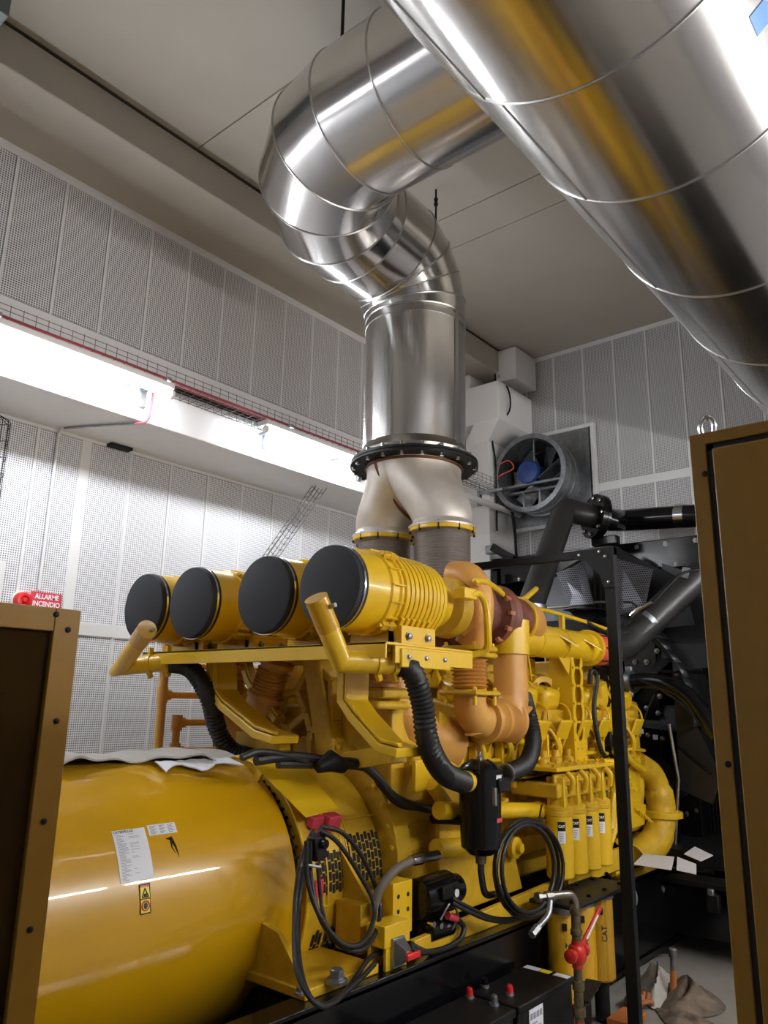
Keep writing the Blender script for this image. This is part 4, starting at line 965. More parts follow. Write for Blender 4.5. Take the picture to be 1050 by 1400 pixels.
part('drum_cover', MB().lathe(at(815, 985, x=-3.05), X, [(0, .12), (.12, .12), (.16, .09)], 22), YEL)
part('slant_cover', MB().cyl(at(818, 935, x=-3.0), at(826, 965, x=-3.0), .07, n=16), YEL)
part('grey_hose', MB().tube(cr([at(806, 935, x=-2.95), at(808, 918, x=-2.93), at(816, 926, x=-2.92), at(812, 970, x=-2.9), at(820, 1020, x=-2.88), at(830, 1045, x=-2.88), at(826, 1100, x=-2.85), at(820, 1160, x=-2.85), at(838, 1210, x=-2.85)]), .02, 10), RUB)
part('yellow_hose', MB().tube(cr([at(845, 1070, x=-2.86), at(846, 1100, x=-2.86), at(838, 1140, x=-2.86), at(828, 1165, x=-2.86)]), .03, 12), YEL)
for k in range(9):
    y = 4.45+.3*k
    part('top_fitting', MB().lathe((-3.25, y, 2.2), Z, [(0, .035), (.05, .035), (.06, .02), (.11, .02)], 6), YEL)
    part('leak_off_line', MB().tube(cr([(-3.25, y, 2.3), (-3.12, y+.08, 2.26), (-3.05, y+.16, 2.18), (-3.1, y+.28, 2.22)]), .009, 7), YEL)
for z_, x_ in ((2.28, -3.2), (2.2, -3.12)): part('water_header', MB().cyl((x_-.1, 4.4, z_), (x_-.1, 7.3, z_), .035, n=12), YEL)
for k in range(5):
    y = 4.6+.55*k; part('header_block', MB().bb(-3.42, -3.2, y-.1, y+.1, 2.15, 2.42), YEL2, .015)
# ------------------------------------------------------------------ fuel filters (four in a row on a holed header)
FX = -2.72
fy = [at(px, 1125, x=FX).y for px in (773, 790, 806, 821)]
ff = [(764, 1120, 1200), (783, 1113, 1192), (800, 1106, 1182), (817, 1098, 1176)]
hb = thing('filter_header', (FX-.1, 5.5, 1.3), 'yellow cast header with bolted top plate carrying four fuel filters', 'filter header')
ysf = []
for px, pt, pb in ff: ysf.append((at(px, pt, x=FX).y, at(px, pt, x=FX).z, at(px, pb, x=FX).z))
dy_ = (ysf[-1][0]-ysf[0][0])/3; RF = min(.095, dy_*.47)
zt = sum(a[1] for a in ysf)/4; zb_ = sum(a[2] for a in ysf)/4
ysf = [ysf[0][0]+dy_*k for k in range(4)]
FTOP = zt+.02
for k, y in enumerate(ysf):
    f = thing('fuel_filter', (FX, y, zb_), ('first', 'second', 'third', 'fourth')[k]+' yellow fuel filter canister from the left, '+('next to the coiled black cable' if k == 0 else 'nearest the engine front' if k == 3 else 'inside the row of four'), 'filter', 'fuel filters in a row of four')
    MB().lathe((FX, y, zb_-.02), Z, [(0, RF*.6), (.0, RF*.9), (.012, RF), (FTOP-zb_-.0, RF), (FTOP-zb_+.005, RF*.9)], 30).build('canister', YEL, f)
    MB().lathe((FX, y, FTOP-.02), Z, [(0, RF), (.005, RF*1.05), (.03, RF*1.07), (.035, RF)], 30).build('rim', YEL2, f)
    ang = math.radians(-52); ux = V((math.cos(ang), math.sin(ang), 0)); vx = V((-math.sin(ang), math.cos(ang), 0))
    def curved(mb, u0, u1, z0, z1, e, r=RF):
        qs = []
        for i in range(7):
            t = (u0+(u1-u0)*i/6)/r; d = ux*math.cos(t)+vx*math.sin(t)
            qs.append([V((FX, y, z0))+d*(r+e), V((FX, y, z1))+d*(r+e), V((FX, y, z1))+d*(r+e+.001), V((FX, y, z0))+d*(r+e+.001)])
        return mb.rings(qs)
    lw = .026
    l_ = curved(MB(), -lw, lw, FTOP-.19, FTOP-.11, .0008).build('white_label', PAPER, f)
    b_ = curved(MB(), -lw, lw, FTOP-.11, FTOP-.05, .0008).build('black_label', BLKM, f)
    def pc(u, v, r=RF+.0025):
        t = u/r; d = ux*math.cos(t)+vx*math.sin(t); return V((FX, y, FTOP-.08+v))+d*r
    text('lettering', 'CAT', .023, pc, SIGNW, b_)
    mb = MB()
    for i in range(4): curved(mb, -lw*.6, lw*(.1+.15*i), FTOP-.175+.015*i, FTOP-.17+.015*i, .0022)
    mb.build('print_lines', INKG, l_)
ya_, yb2 = ysf[0]-.13, ysf[-1]+.13
MB().bb(FX-.32, FX+.06, ya_+.02, yb2-.02, FTOP+.1, FTOP+.2).build('header_body', YEL2, hb, .015)
for k, y in enumerate(ysf):
    MB().lathe((FX, y, FTOP+.01), Z, [(0, RF*1.0), (.03, RF*1.02), (.045, RF*.7), (.1, RF*.65)], 24).build('filter_seat', YEL2, hb)
    MB().bb(FX-.06, FX+.075, y-.055, y-.03, FTOP+.02, FTOP+.24).build('rib', YEL, hb, .004)
    MB().tube(cr([(FX+.06, y+.03, FTOP+.27), (FX+.1, y+.035, FTOP+.22), (FX+.08, y+.05, FTOP+.14)]), .02, 10).build('vent_spout', YEL, hb)
MB().bb(FX+.0, FX+.03, ya_+.04, yb2-.04, FTOP+.09, FTOP+.26).build('front_wall', YEL2, hb, .01)
MB().bb(FX-.36, FX+.08, ya_-.02, yb2, FTOP+.28, FTOP+.31).build('top_plate', YEL, hb, .006)
mb = MB()
for i in range(8):
    for j in range(3): mb.bolt((FX-.3+.16*j, ya_+.06+(yb2-ya_-.1)*i/7, FTOP+.31), Z, .011, .01)
mb.build('plate_bolts', YEL2, hb)
MB().tube(cr([(FX+.02, yb2-.06, FTOP+.3), (FX+.06, yb2+.06, FTOP+.29), (FX+.06, yb2+.12, FTOP+.2), (FX+.02, yb2+.12, FTOP+.08)]), .035, 14).build('outlet_pipe', YEL, hb)
for k in range(5): MB().lathe((FX-.2, ya_+.1+.2*k, FTOP+.31), Z, [(0, .05), (.03, .05), (.04, .03), (.09, .03)], 14).build('riser_boss', YEL2, hb)

# ------------------------------------------------------------------ air filters, four across
FYY = 3.0
xs_f = [(-2.908, 2.66, 'nearest and largest air filter, its cover half hidden by the breather pipe'), (-3.447, 2.655, 'second air filter from the right, cover free of any pipe'), (-4.151, 2.655, 'third air filter from the right, left of the pair gap'), (-4.695, 2.66, 'leftmost air filter, above the left breather pipe')]
def airfilter(x, z, label):
    t = thing('air_filter', (x, FYY, z), 'yellow ribbed drum: '+label, 'air filter', 'air filters in a row over the alternator')
    R = .232
    MB().lathe((x, FYY-.012, z), Y, [(0, .001), (0, R-.012), (.004, R-.004), (.03, R), (.07, R+.002)], 56).build('dust_cover', COVER, t)
    MB().lathe((x, FYY+.022, z), Y, [(0, R+.001), (.0, R+.006), (.014, R+.006), (.014, R+.001)], 56, False).build('steel_band', CHR, t)
    pr = [(0, R-.01), (.0, R), (.2, R+.004), (.21, R+.016), (.225, R+.016), (.232, R+.004), (.28, R+.004), (.29, R+.016), (.305, R+.016), (.31, R+.006)]
    for i in range(10): y0 = .33+i*.042; q0 = .004*max(0, i-6); pr += [(y0, R+.0-q0), (y0+.003, R+.016-q0), (y0+.032, R+.016-q0), (y0+.035, R+.0-q0)]
    pr += [(.76, R-.02), (.82, R-.05), (.86, R-.075), (.93, R-.085), (.93, .1)]
    bd = MB().lathe((x, FYY+.04, z), Y, pr, 56).build('drum', YEL, t, angle=28)
    mb = MB()
    for k in range(16):
        a = 2*math.pi*k/16+.1; mb.box((x+(R+.012)*math.cos(a), FYY+.30, z+(R+.012)*math.sin(a)), (.02, .11, .008), M.Rotation(-a, 3, 'Y'))
    mb.build('drum_clips', YEL, bd, kind='stuff')
    for a in (50, -50, 170):
        a = math.radians(a); c = V((x+(R+.03)*math.cos(a), FYY+.3, z+(R+.03)*math.sin(a)))
        mb = MB(); mb.box(c, (.03, .12, .04), M.Rotation(-a, 3, 'Y')); mb.cyl(c-Y*.08, c+Y*.08, .012, n=8); mb.hoop(c, Y, .022, .005, 12, 5); mb.build('latch', YEL2, t, .003)
    # saddle
    mb = MB(); n = 9; ps = []
    for i in range(n+1):
        a = math.radians(-130+80*i/n); ps.append((x+(R+.012)*math.cos(a), FYY+.36, z+(R+.012)*math.sin(a)))
    ps += [(x+.17, FYY+.36, z-.30), (x-.17, FYY+.36, z-.30)]
    mb.prism(ps, (0, .012, 0)); mb.build('saddle', YEL, t); MB().prism([V(p)+Y*.3 for p in ps], (0, .012, 0)).build('saddle', YEL, t)
    mb = MB()
    for k in range(6): mb.box((x+.2, FYY+.38+.05*k, z-.17), (.02, .03, .05), M.Rotation(.6, 3, 'Y'))
    mb.bb(x+.12, x+.22, FYY+.36, FYY+.68, z-.3, z-.19)
    mb.build('saddle_foot', YEL, t, .004)
    mb = MB(); mb.bolt((x+.22, FYY+.42, z-.25), X, .018, .02); mb.bolt((x+.22, FYY+.6, z-.25), X, .018, .02); mb.build('saddle_bolt', GALV, t)
    return t
for a in xs_f: airfilter(*a)
# tray that carries the filters, with its legs
ft_ = thing('filter_tray', (XE, 3.5, 2.3), 'long yellow angle bar shelf on bent legs under the air filters', 'shelf')
zt0 = at(400, 886, y=3.02).z
xr0, xr1 = at(195, 890, y=3.02).x, at(572, 884, y=3.02).x
xr1 = -2.52
MB().bb(xr0, xr1, 3.02, 3.82, zt0, zt0+.014).build('shelf_plate', YEL, ft_, .003)
MB().bb(xr0, xr1, 3.02, 3.034, zt0-.07, zt0+.014).build('front_lip', YEL, ft_, .003)
MB().bb(xr1-.02, xr1, 3.1, 3.82, zt0-.09, zt0+.0).build('end_plate', YEL, ft_, .003)
MB().bb(xr1-.01, xr1+.012, 3.14, 3.58, zt0-.11, zt0-.012).build('pad_plate', YEL, ft_, .006)
mb = MB()
for yy in (3.2, 3.35, 3.52): mb.bolt((xr1+.012, yy, zt0-.055), X, .011, .01)
mb.build('pad_bolts', GALV, ft_)
def leg(pts, y, w=.10, d=.05):
    P_ = [at(a, b, y=y) for a, b in pts]
    mb = MB(); rs = []
    for i, p in enumerate(P_):
        d0 = (P_[min(i+1, len(P_)-1)]-P_[max(i-1, 0)]).normalized(); s_ = d0.cross(Y).normalized()
        rs.append([p+s_*d/2, p+s_*d/2+Y*w, p-s_*d/2+Y*w, p-s_*d/2])
    mb.rings(rs); l = mb.build('leg', YEL, ft_, .006)
    rs2 = [[q[0]+Y*.003+(q[3]-q[0])*-.18, q[0]+Y*(w*.18), q[0]+Y*(w*.18)+(q[3]-q[0])*-.5, q[0]+(q[3]-q[0])*-.5] for q in rs]
    MB().rings(rs2).build('leg_flange', YEL, l, .003)
leg([(284, 897), (286, 945), (300, 965), (345, 1003), (372, 1012)], 3.2, .22)
leg([(466, 905), (464, 958), (478, 980), (515, 1022), (542, 1030)], 3.2, .22)
leg([(326, 897), (336, 930), (352, 955), (375, 985)], 3.72, .1)
MB().beam(at(330, 1010, y=3.55), at(390, 1015, y=3.55), .1, .1, Y).build('foot_bar', YEL2, ft_, .006)
MB().beam(at(480, 1040, y=3.55), at(545, 1030, y=3.4), .1, .1, Y).build('foot_bar', YEL2, ft_, .006)

# ------------------------------------------------------------------ breather pipes with black hoses
def breather(pts, hose, label, yv, straps):
    P_ = pts; t = thing('breather_pipe', P_[1], label, 'pipe', 'yellow breather pipes')
    MB().tube(P_, .056, 24).build('pipe', YEL, t)
    d = (P_[0]-P_[1]).normalized()
    MB().cyl(P_[0]-d*.16, P_[0]+d*.02, .061, n=24).build('end_cap', YBAR, t)
    MB().cyl(P_[0]-d*.05+V((.055, 0, .01)), P_[0]-d*.05+V((.1, 0, .02)), .012, n=8).build('screw', GALV, t)
    for f_ in straps:
        c = P_[1].lerp(P_[2], f_); mb = MB(); u = (P_[2]-P_[1]).normalized(); mb.lathe(c-u*.012, u, [(0, .056), (0, .064), (.024, .064), (.024, .056)], 24)
        mb.beam(c+Z*.05, c+Z*.11, .024, .03); mb.beam(c-Z*.05, c-Z*.09+Y*.02, .024, .03); mb.build('strap', YEL, t)
    h = cr(hose, 10); n = len(h)
    k = MB(); L = sum((h[i+1]-h[i]).length for i in range(n-1))
    # corrugated: resample every 9 mm with alternating radius
    out = []; acc = 0; step = .013; i = 0; dist = 0
    for i in range(n-1):
        s = (h[i+1]-h[i]).length
        while dist <= s: out.append(h[i].lerp(h[i+1], dist/s)); dist += step
        dist -= s
    hs = MB().tube(out, [.064 if j % 2 else .054 for j in range(len(out))], 18).build('corrugated_hose', RUB, t, angle=70)
    MB().tube([out[0], out[3]], .066, 20).build('hose_clamp', CHR, t)
    return t
pn = [at(434, 822, y=2.72), at(467, 905, y=2.92), at(548, 907, y=3.2)]
pn[2] = at(548, 907, y=3.22)
breather(pn, [at(540, 907, y=3.21), at(562, 917, y=3.25), at(577, 960, x=-2.52), at(585, 1015, x=-2.52), at(606, 1055, x=-2.54), at(634, 1070, x=-2.62)], 'yellow breather pipe bent in front of the nearest air filter, black ribbed hose below', 2.9, (.6, .88))
pl_ = [at(200, 862, y=2.72), at(166, 912, y=2.9), at(236, 905, y=3.1)]
breather(pl_, [at(230, 906, y=3.1), at(262, 915, y=3.14), at(286, 955, y=3.2), at(297, 995, y=3.3), at(315, 1025, y=3.4), at(348, 1036, y=3.55)], 'yellow breather pipe bent below the leftmost air filter, black hose curving down', 2.9, (.55, .9))
# crankcase breather canister
cc_ = at(656, 1050, x=-2.64); cz1 = at(656, 1168, x=-2.64).z
bc = thing('breather_canister', (cc_.x, cc_.y, cz1), 'black cylindrical breather canister hanging between two ribbed hoses', 'canister')
RC = .125
MB().lathe((cc_.x, cc_.y, cz1), Z, [(0, .04), (0.0, .07), (.04, .115), (.07, .118), (.3, RC), (cc_.z-cz1-.03, RC), (cc_.z-cz1-.03, RC+.008), (cc_.z-cz1, RC+.008)], 36).build('body', BLK, bc)
MB().lathe((cc_.x, cc_.y, cc_.z), Z, [(0, RC), (.02, RC-.02), (.045, .06), (.05, .03)], 36).build('lid', BLK, bc)
MB().lathe((cc_.x, cc_.y, cc_.z+.045), Z, [(0, .022), (.02, .022), (.03, .012), (.05, .012)], 10).build('lid_nut', GALV, bc)
mb = MB()
for k in range(6):
    a = 2*math.pi*k/6; mb.tube([(cc_.x+.05*math.cos(a), cc_.y+.05*math.sin(a), cc_.z+.047), (cc_.x+.11*math.cos(a), cc_.y+.11*math.sin(a), cc_.z+.02), (cc_.x+.135*math.cos(a), cc_.y+.135*math.sin(a), cc_.z-.02)], .006, 6)
mb.build('lid_wires', BLKM, bc)
for px, py, m in ((681, 1061, PAPER), (679, 1120, PINKR)):
    c = at(px, py, x=-2.55); a = math.atan2(c.y-cc_.y, .08)
    mb = MB(); qs = []
    for i in range(5):
        t = -.15+.17*i; qs.append([V((cc_.x+(RC+e)*math.cos(t), cc_.y+(RC+e)*math.sin(t), z_)) for z_, e in ((c.z-.012, .001), (c.z+.012, .001), (c.z+.012, .003), (c.z-.012, .003))])
    mb.rings(qs); mb.build('red_label', m, bc)
MB().box((cc_.x+.11, cc_.y+.06, cc_.z-.09), (.06, .14, .08)).build('regulator_box', BLK, bc, .01)
MB().bb(cc_.x+.09, cc_.x+.135, cc_.y-.05, cc_.y-.025, cc_.z-.2, cc_.z-.1).build('latch', GALV, bc, .003)
MB().cyl((cc_.x, cc_.y-.12, cc_.z-.07), (cc_.x, cc_.y-.18, cc_.z-.06), .058, n=20).build('port', YEL, bc)
MB().cyl((cc_.x, cc_.y+.12, cc_.z-.05), (cc_.x-.02, cc_.y+.18, cc_.z-.05), .06, n=20).build('port', GALV, bc)
dh = cr([(cc_.x, cc_.y, cz1+.01), (cc_.x, cc_.y, cz1-.06), at(658, 1195, x=-2.64), at(664, 1222, x=-2.64), at(680, 1222, x=-2.66)])
MB().tube(dh, .02, 10).build('drain_hose', RUB, bc)
MB().lathe((cc_.x, cc_.y, cz1-.05), Z, [(0, .03), (.05, .035)], 12).build('drain_cock', BRASS, bc)
MB().cyl((cc_.x-.05, cc_.y, cc_.z-.3), (cc_.x-.35, cc_.y, cc_.z-.32), .03, n=10).build('bracket_arm', BLKM, bc)
h2 = thing('ribbed_hose', at(715, 1050, x=-2.75), 'black ribbed hose curving up behind the canister to the orange pipe', 'hose')
h = cr([at(690, 1058, x=-2.66), at(705, 1053, x=-2.68), at(722, 1040, x=-2.72), at(729, 1010, x=-2.78), at(722, 975, x=-2.86), at(716, 950, x=-2.95)], 10)
out = []; dist = 0
for i in range(len(h)-1):
    s = (h[i+1]-h[i]).length
    while dist <= s: out.append(h[i].lerp(h[i+1], dist/s)); dist += .013
    dist -= s
MB().tube(out, [.06 if j % 2 else .05 for j in range(len(out))], 18).build('corrugations', RUB, h2, angle=70)
MB().tube(out[:3], .062, 18).build('hose_clamp', GALV, h2)

# starter motor
st = thing('starter_motor', at(590, 1240, x=-2.82), 'black starter motor low on the engine side, right of the yellow bracket', 'motor')
a_, b_ = at(578, 1250, x=-2.88), at(606, 1222, x=-2.88)
c = at(592, 1228, x=-2.88)
MB().lathe((-2.86, c.y-.2, c.z+.03), Y, [(0, .06), (.01, .105), (.3, .112), (.31, .085), (.4, .08), (.4, .04)], 30).build('body', BLK, st)
MB().lathe((-2.82, c.y-.16, c.z-.14), Y, [(0, .03), (.01, .06), (.22, .062), (.23, .04)], 24).build('solenoid', BLK, st)
MB().box((-2.745, c.y-.05, c.z+.06), (.02, .1, .07)).build('terminal_plate', BLKM, st, .005)
MB().cyl((-2.75, c.y+.05, c.z+.04), (-2.744, c.y+.05, c.z+.04), .022, n=18).build('round_plate', PAPER, st)
mb = MB()
for k in range(3): mb.cyl((-2.80, c.y-.15+.07*k, c.z-.09-.02*k), (-2.76, c.y-.15+.07*k, c.z-.09-.02*k), .016, n=10)
mb.build('terminal_studs', CHR, st, kind='stuff')
MB().tube(cr([(-2.77, c.y-.08, c.z-.08), (-2.74, c.y-.02, c.z-.0), (-2.74, c.y+.05, c.z-.08), (-2.77, c.y+.02, c.z-.16)]), .007, 8).build('wire', GALV, st)
MB().tube([at(612, 1252, x=-2.76), at(624, 1256, x=-2.75)], .022, 12).build('red_boot', PINKR, st)
# cables from the starter
tag(MB().tube(cr([at(624, 1256, x=-2.75), at(634, 1268, x=-2.74), at(628, 1285, x=-2.73), at(605, 1298, x=-2.73), at(575, 1302, x=-2.73), at(560, 1296, x=-2.74)]), .016, 10).build('battery_cable', RUB), 'black cable looping from the red boot to the isolator switch', 'cable')
tag(MB().tube(cr([at(560, 1290, x=-2.76), at(580, 1300, x=-2.74), at(605, 1306, x=-2.74), at(625, 1294, x=-2.74)]), .014, 10).build('battery_cable', RUB), 'black cable running along the base from the isolator switch', 'cable')
# grey armoured hose
ah = thing('steel_hose', at(560, 1180, x=-2.8), 'grey sleeved hose with steel end fitting curving up beside the cable coil', 'hose')
MB().tube(cr([at(510, 1245, x=-2.88), at(520, 1215, x=-2.86), at(540, 1190, x=-2.84), at(562, 1177, x=-2.84)]), .024, 12).build('hose', mat('grey_sleeve', (96, 88, 80), .6), ah)
MB().tube([at(562, 1177, x=-2.84), at(574, 1174, x=-2.84), at(580, 1173, x=-2.84), at(598, 1169, x=-2.84)], [.03, .034, .026, .03], 12).build('end_fitting', CHR, ah)

# second cable coil on the right
c2 = thing('cable_coil', at(720, 1190, x=-2.58), 'black cable coil hanging below the yellow oil pipe beside the filters', 'cable')
for k, (r_, rz, ox) in enumerate(((44, 68, 0), (40, 62, -3), (46, 64, 4), (36, 60, 2))):
    pts = []
    for i in range(26):
        a = 2*math.pi*i/26; pts.append(at(720+ox+r_*math.sin(a), 1188-rz*math.cos(a), x=-2.60+.02*k))
    MB().tube(pts, .013, 9, closed=True).build('cable_loop', RUB, c2)
MB().tube([at(741, 1118, x=-2.7), at(737, 1122, x=-2.55), at(739, 1108, x=-2.55), at(741, 1100, x=-2.72)], .006, 6).build('cable_tie', BLKM, c2)
for k in range(2):
    MB().tube(cr([at(618, 1228+6*k, x=-2.72), at(640, 1240+6*k, x=-2.68), at(670, 1254+4*k, x=-2.66), at(700, 1256+3*k, x=-2.64), at(728, 1245, x=-2.62)]), .012, 9).build('cable_tail', RUB, c2)
c = at(686, 1216, x=-2.58); MB().box(c, (.03, .05, .05)).build('clamp_block', GALV, c2, .004)

# lower fuel filters near the floor, black top plate
lowx = -2.55
lf = [(778, 1236, 1362), (800, 1240, 1336), (818, 1236, 1322)]
lz1 = .80
ypos = [at(765, 1250, x=lowx-.02).y, at(793, 1250, x=lowx).y, at(818, 1245, x=lowx).y]
for k, y in enumerate(ypos):
    f = thing('spin_on_filter', (lowx, y, .3), 'tall yellow spin-on filter near the floor, '+('leftmost, behind the red valve' if k == 0 else 'middle of the three' if k == 1 else 'rightmost, nearest the black post'), 'filter', 'three tall yellow filters by the red valve')
    MB().lathe((lowx, y, .26), Z, [(0, .07), (.0, .085), (.015, .098), (.5, .098), (.52, .09)], 30).build('canister', YBAR, f)
    MB().lathe((lowx, y, .77), Z, [(0, .105), (.04, .105), (.045, .08)], 24).build('head', GALV, f)
    MB().cyl((lowx, y, .02), (lowx, y, .26), .05, n=14).build('drain_bowl', BLKM, f)
    MB().box((lowx+.055, y-.085, .7), (.03, .02, .04), M.Rotation(.6, 3, 'Z')).build('black_label', BLKM, f)
    text('lettering', 'CAT', .05, lambda u, v, y=y: V((lowx, y, .56+u))+V((math.cos(-.75-v/.1), math.sin(-.75-v/.1), 0))*.0995, INK, f)
bpq = thing('filter_bracket', (lowx, 4.9, .8), 'black bolted plate above the three tall yellow filters', 'plate')
MB().bb(-2.7, -2.38, ypos[0]-.16, ypos[-1]+.22, .82, .845).build('plate', BLKM, bpq, .006)
mb = MB()
for i in range(5):
    for j in range(2): mb.bolt((-2.64+.2*j, ypos[0]-.08+.24*i, .845), Z, .014, .014)
mb.build('plate_bolts', BLK, bpq)
MB().tube(cr([(-2.42, ypos[-1]+.14, .84), (-2.36, ypos[-1]+.18, .80), (-2.36, ypos[-1]+.18, .72), (-2.42, ypos[-1]+.14, .7)]), .012, 8).build('handle', GALV, bpq)
# red valve assembly on its pipe
vx = -2.22
vv = thing('red_valve', at(790, 1300, x=vx), 'red shutoff valve with long red lever on a brass and steel riser', 'valve')
c = at(789, 1303, x=vx)
q = lambda nm, mb, m, b=0: mb.build(nm, m, vv, b)
mb = MB(); mb.lathe(c-Z*.075, Z, [(0, .03), (.02, .03), (.025, .04), (.05, .052), (.09, .052), (.115, .04), (.12, .03), (.14, .03)], 20); q('valve_body', mb, REDP)
q('side_port', MB().lathe(c-Y*.1, Y, [(0, .02), (.01, .036), (.03, .036), (.04, .028), (.16, .028), (.165, .036), (.19, .036), (.2, .02)], 18), REDP)
q('gland_nut', MB().lathe(c+Y*.08, Y, [(0, .024), (.04, .024), (.042, .015), (.06, .015)], 6), GALV)
l0, l1 = c+V((0, .055, .02)), at(821, 1240, x=vx+.02)
q('lever', MB().beam(l0, l1, .014, .032), REDP, .004)
q('lever_strip', MB().beam(l0.lerp(l1, .2)+V((.009, 0, 0)), l0.lerp(l1, .8)+V((.009, 0, 0)), .002, .014), PAPER)
zf = 0
q('brass_union', MB().lathe((c.x, c.y, c.z+.06), Z, [(0, .026), (.03, .026), (.035, .034), (.06, .034), (.065, .027), (.14, .027), (.145, .034), (.17, .034), (.175, .025)], 14), BRASS)
zt3 = c.z+.235
e = [V((c.x, c.y, zt3)), V((c.x, c.y, zt3+.03)), V((c.x-.01, c.y-.03, zt3+.07)), V((c.x-.03, c.y-.1, zt3+.08)), V((c.x-.06, c.y-.16, zt3+.08))]
q('steel_elbow', MB().tube(cr(e, 5), .021, 14), STEEL)
mb = MB(); mb.lathe(V((c.x-.06, c.y-.16, zt3+.08)), (-.4, -1, 0), [(0, .024), (.03, .028), (.05, .028), (.055, .021), (.08, .021), (.085, .028), (.11, .028)], 8); q('steel_union', mb, STEEL)
q('side_branch', MB().tube(cr([V((c.x-.05, c.y-.2, zt3+.06)), V((c.x-.04, c.y-.25, zt3-.0)), V((c.x-.05, c.y-.36, zt3-.05))]), .016, 12), GALV)
q('branch_nut', MB().tube([V((c.x-.05, c.y-.35, zt3-.045)), V((c.x-.05, c.y-.42, zt3-.07))], .022, 6), GALV)
q('lower_union', MB().lathe((c.x, c.y, c.z-.36), Z, [(0, .026), (.04, .026), (.045, .036), (.09, .036), (.095, .026), (.17, .026), (.175, .034), (.22, .034), (.225, .024), (.29, .024)], 14), BRASS)
q('red_pipe', MB().cyl((c.x, c.y, 0), (c.x, c.y, c.z-.34), .026, n=16), REDP)
ab = thing('angle_bracket', (vx+.02, c.y+.12, .36), 'small black slotted bracket clamped behind the valve riser', 'bracket')
p = at(808, 1348, x=vx+.0); 
MB().beam((c.x, c.y+.03, c.z-.25), (c.x-.05, c.y+.3, c.z-.22), .09, .01).build('plate', BLKM, ab, .002)
MB().beam((c.x, c.y+.0, c.z-.27), (c.x-.02, c.y+.16, c.z-.29), .03, .02).build('clamp', BLKM, ab, .002)

# batteries
def battery(x0, x1, y0, y1, z1, label):
    t = thing('battery', ((x0+x1)/2, (y0+y1)/2, z1-.38), label, 'battery', 'black batteries beside the base frame')
    MB().bb(x0+.012, x1-.012, y0+.012, y1-.012, z1-.38, z1-.035).build('case', BLKM, t, .01)
    MB().bb(x0, x1, y0, y1, z1-.04, z1).build('lid', BLKM, t, .008)
    MB().bb(x0-.0, x1+.0, y0-.0, y1+.0, z1-.38, z1-.34).build('base_lip', BLKM, t, .005)
    return t
def post(t, x, y, z, m, nm):
    MB().lathe((x, y, z), Z, [(0, .026), (.012, .024), (.014, .018)], 16).build('terminal_collar', GALV, t)
    MB().lathe((x, y, z+.012), Z, [(0, .02), (.03, .018), (.034, .012), (.038, .012)], 16).build(nm, m, t)
bz1 = .5
A1, A2, A3, A4 = at(720, 1316, z=bz1), at(772, 1333, z=bz1), at(716, 1384, z=bz1), at(643, 1352, z=bz1)
bx0, bx1 = -2.655, (A2.x+A3.x)/2; by0, by1 = (A3.y+A4.y)/2, (A1.y+A2.y)/2
bt = battery(bx0, bx1, by0, by1, bz1, 'black battery beside the base frame, with white and yellow strip on its lid')
for f0, f1, m in ((.0, .34, PAPER), (.36, .6, LYEL), (.6, .66, BLK), (.68, 1.0, PAPER)):
    MB().bb(bx0+.01+(bx1-bx0-.02)*f0, bx0+.01+(bx1-bx0-.02)*f1, by1-.075, by1-.02, bz1+.0005, bz1+.002).build('lid_sticker', m, bt)
p = at(697, 1360, z=bz1); post(bt, p.x, p.y, bz1, RED, 'red_cap'); p = at(663, 1349, z=bz1); post(bt, p.x, p.y, bz1, BLK, 'black_cap')
l_ = MB().bb(bx1-.012, bx1-.009, by0+.12, by0+.27, bz1-.3, bz1-.05).build('side_label', PAPER, bt)
mb = MB()
for i in range(4):
    mb.bb(bx1-.0085, bx1-.007, by0+.13+.034*i, by0+.155+.034*i, bz1-.1, bz1-.07); 
for i in range(9): mb.bb(bx1-.0085, bx1-.007, by0+.13, by0+.13+.12*(.6+.4*math.sin(i)), bz1-.125-.018*i, bz1-.118-.018*i)
mb.build('print_lines', INKG, l_)
b2 = battery(bx0, bx1, by0-(by1-by0)-.03, by0-.03, bz1-.0, 'black battery nearest the camera, cut by the bottom edge')
p = at(642, 1364, z=bz1); post(b2, p.x, p.y, bz1, RED, 'red_cap'); p = at(680, 1372, z=bz1); post(b2, p.x, p.y-.03, bz1, GALV, 'bare_cap')
btr = thing('battery_tray', (bx0, by0, 0), 'low black steel rack carrying the batteries above the floor', 'rack')
MB().bb(bx0-.02, bx1+.02, by0-1.0, by1+.03, .09, .115).build('shelf', BLKM, btr)
for yy in (by0-.95, by0, by1-.03):
    for xx in (bx0, bx1-.0): MB().bb(xx-.015, xx+.015, yy-.015, yy+.015, 0, .09).build('leg', BLKM, btr)
# ------------------------------------------------------------------ black guard frame
gf = thing('guard_frame', (-2.9, 5.3, 0), 'tall black steel post and crossbar frame in front of the radiator', 'frame')
pt = at(838, 748, y=5.3)
px_ = pt.x-.03
pb_y = 5.3
MB().bb(px_-.04, px_+.04, 5.28, 5.34, 0, pt.z).build('post', BLKM, gf, .004)
MB().bb(-5.1, px_+.04, 5.28, 5.34, pt.z-.06, pt.z).build('crossbar', BLKM, gf, .004)
MB().bb(-5.14, -5.06, 5.28, 5.34, 0, pt.z).build('post', BLKM, gf, .004)
MB().prism([(px_+.04, 5.275, pt.z), (px_-.26, 5.275, pt.z), (px_-.26, 5.275, pt.z-.07), (px_-.17, 5.275, pt.z-.1), (px_-.07, 5.275, pt.z-.2), (px_-.04, 5.275, pt.z-.3), (px_+.04, 5.275, pt.z-.3)], (0, -.01, 0)).build('corner_plate', BLKM, gf)
mb = MB()
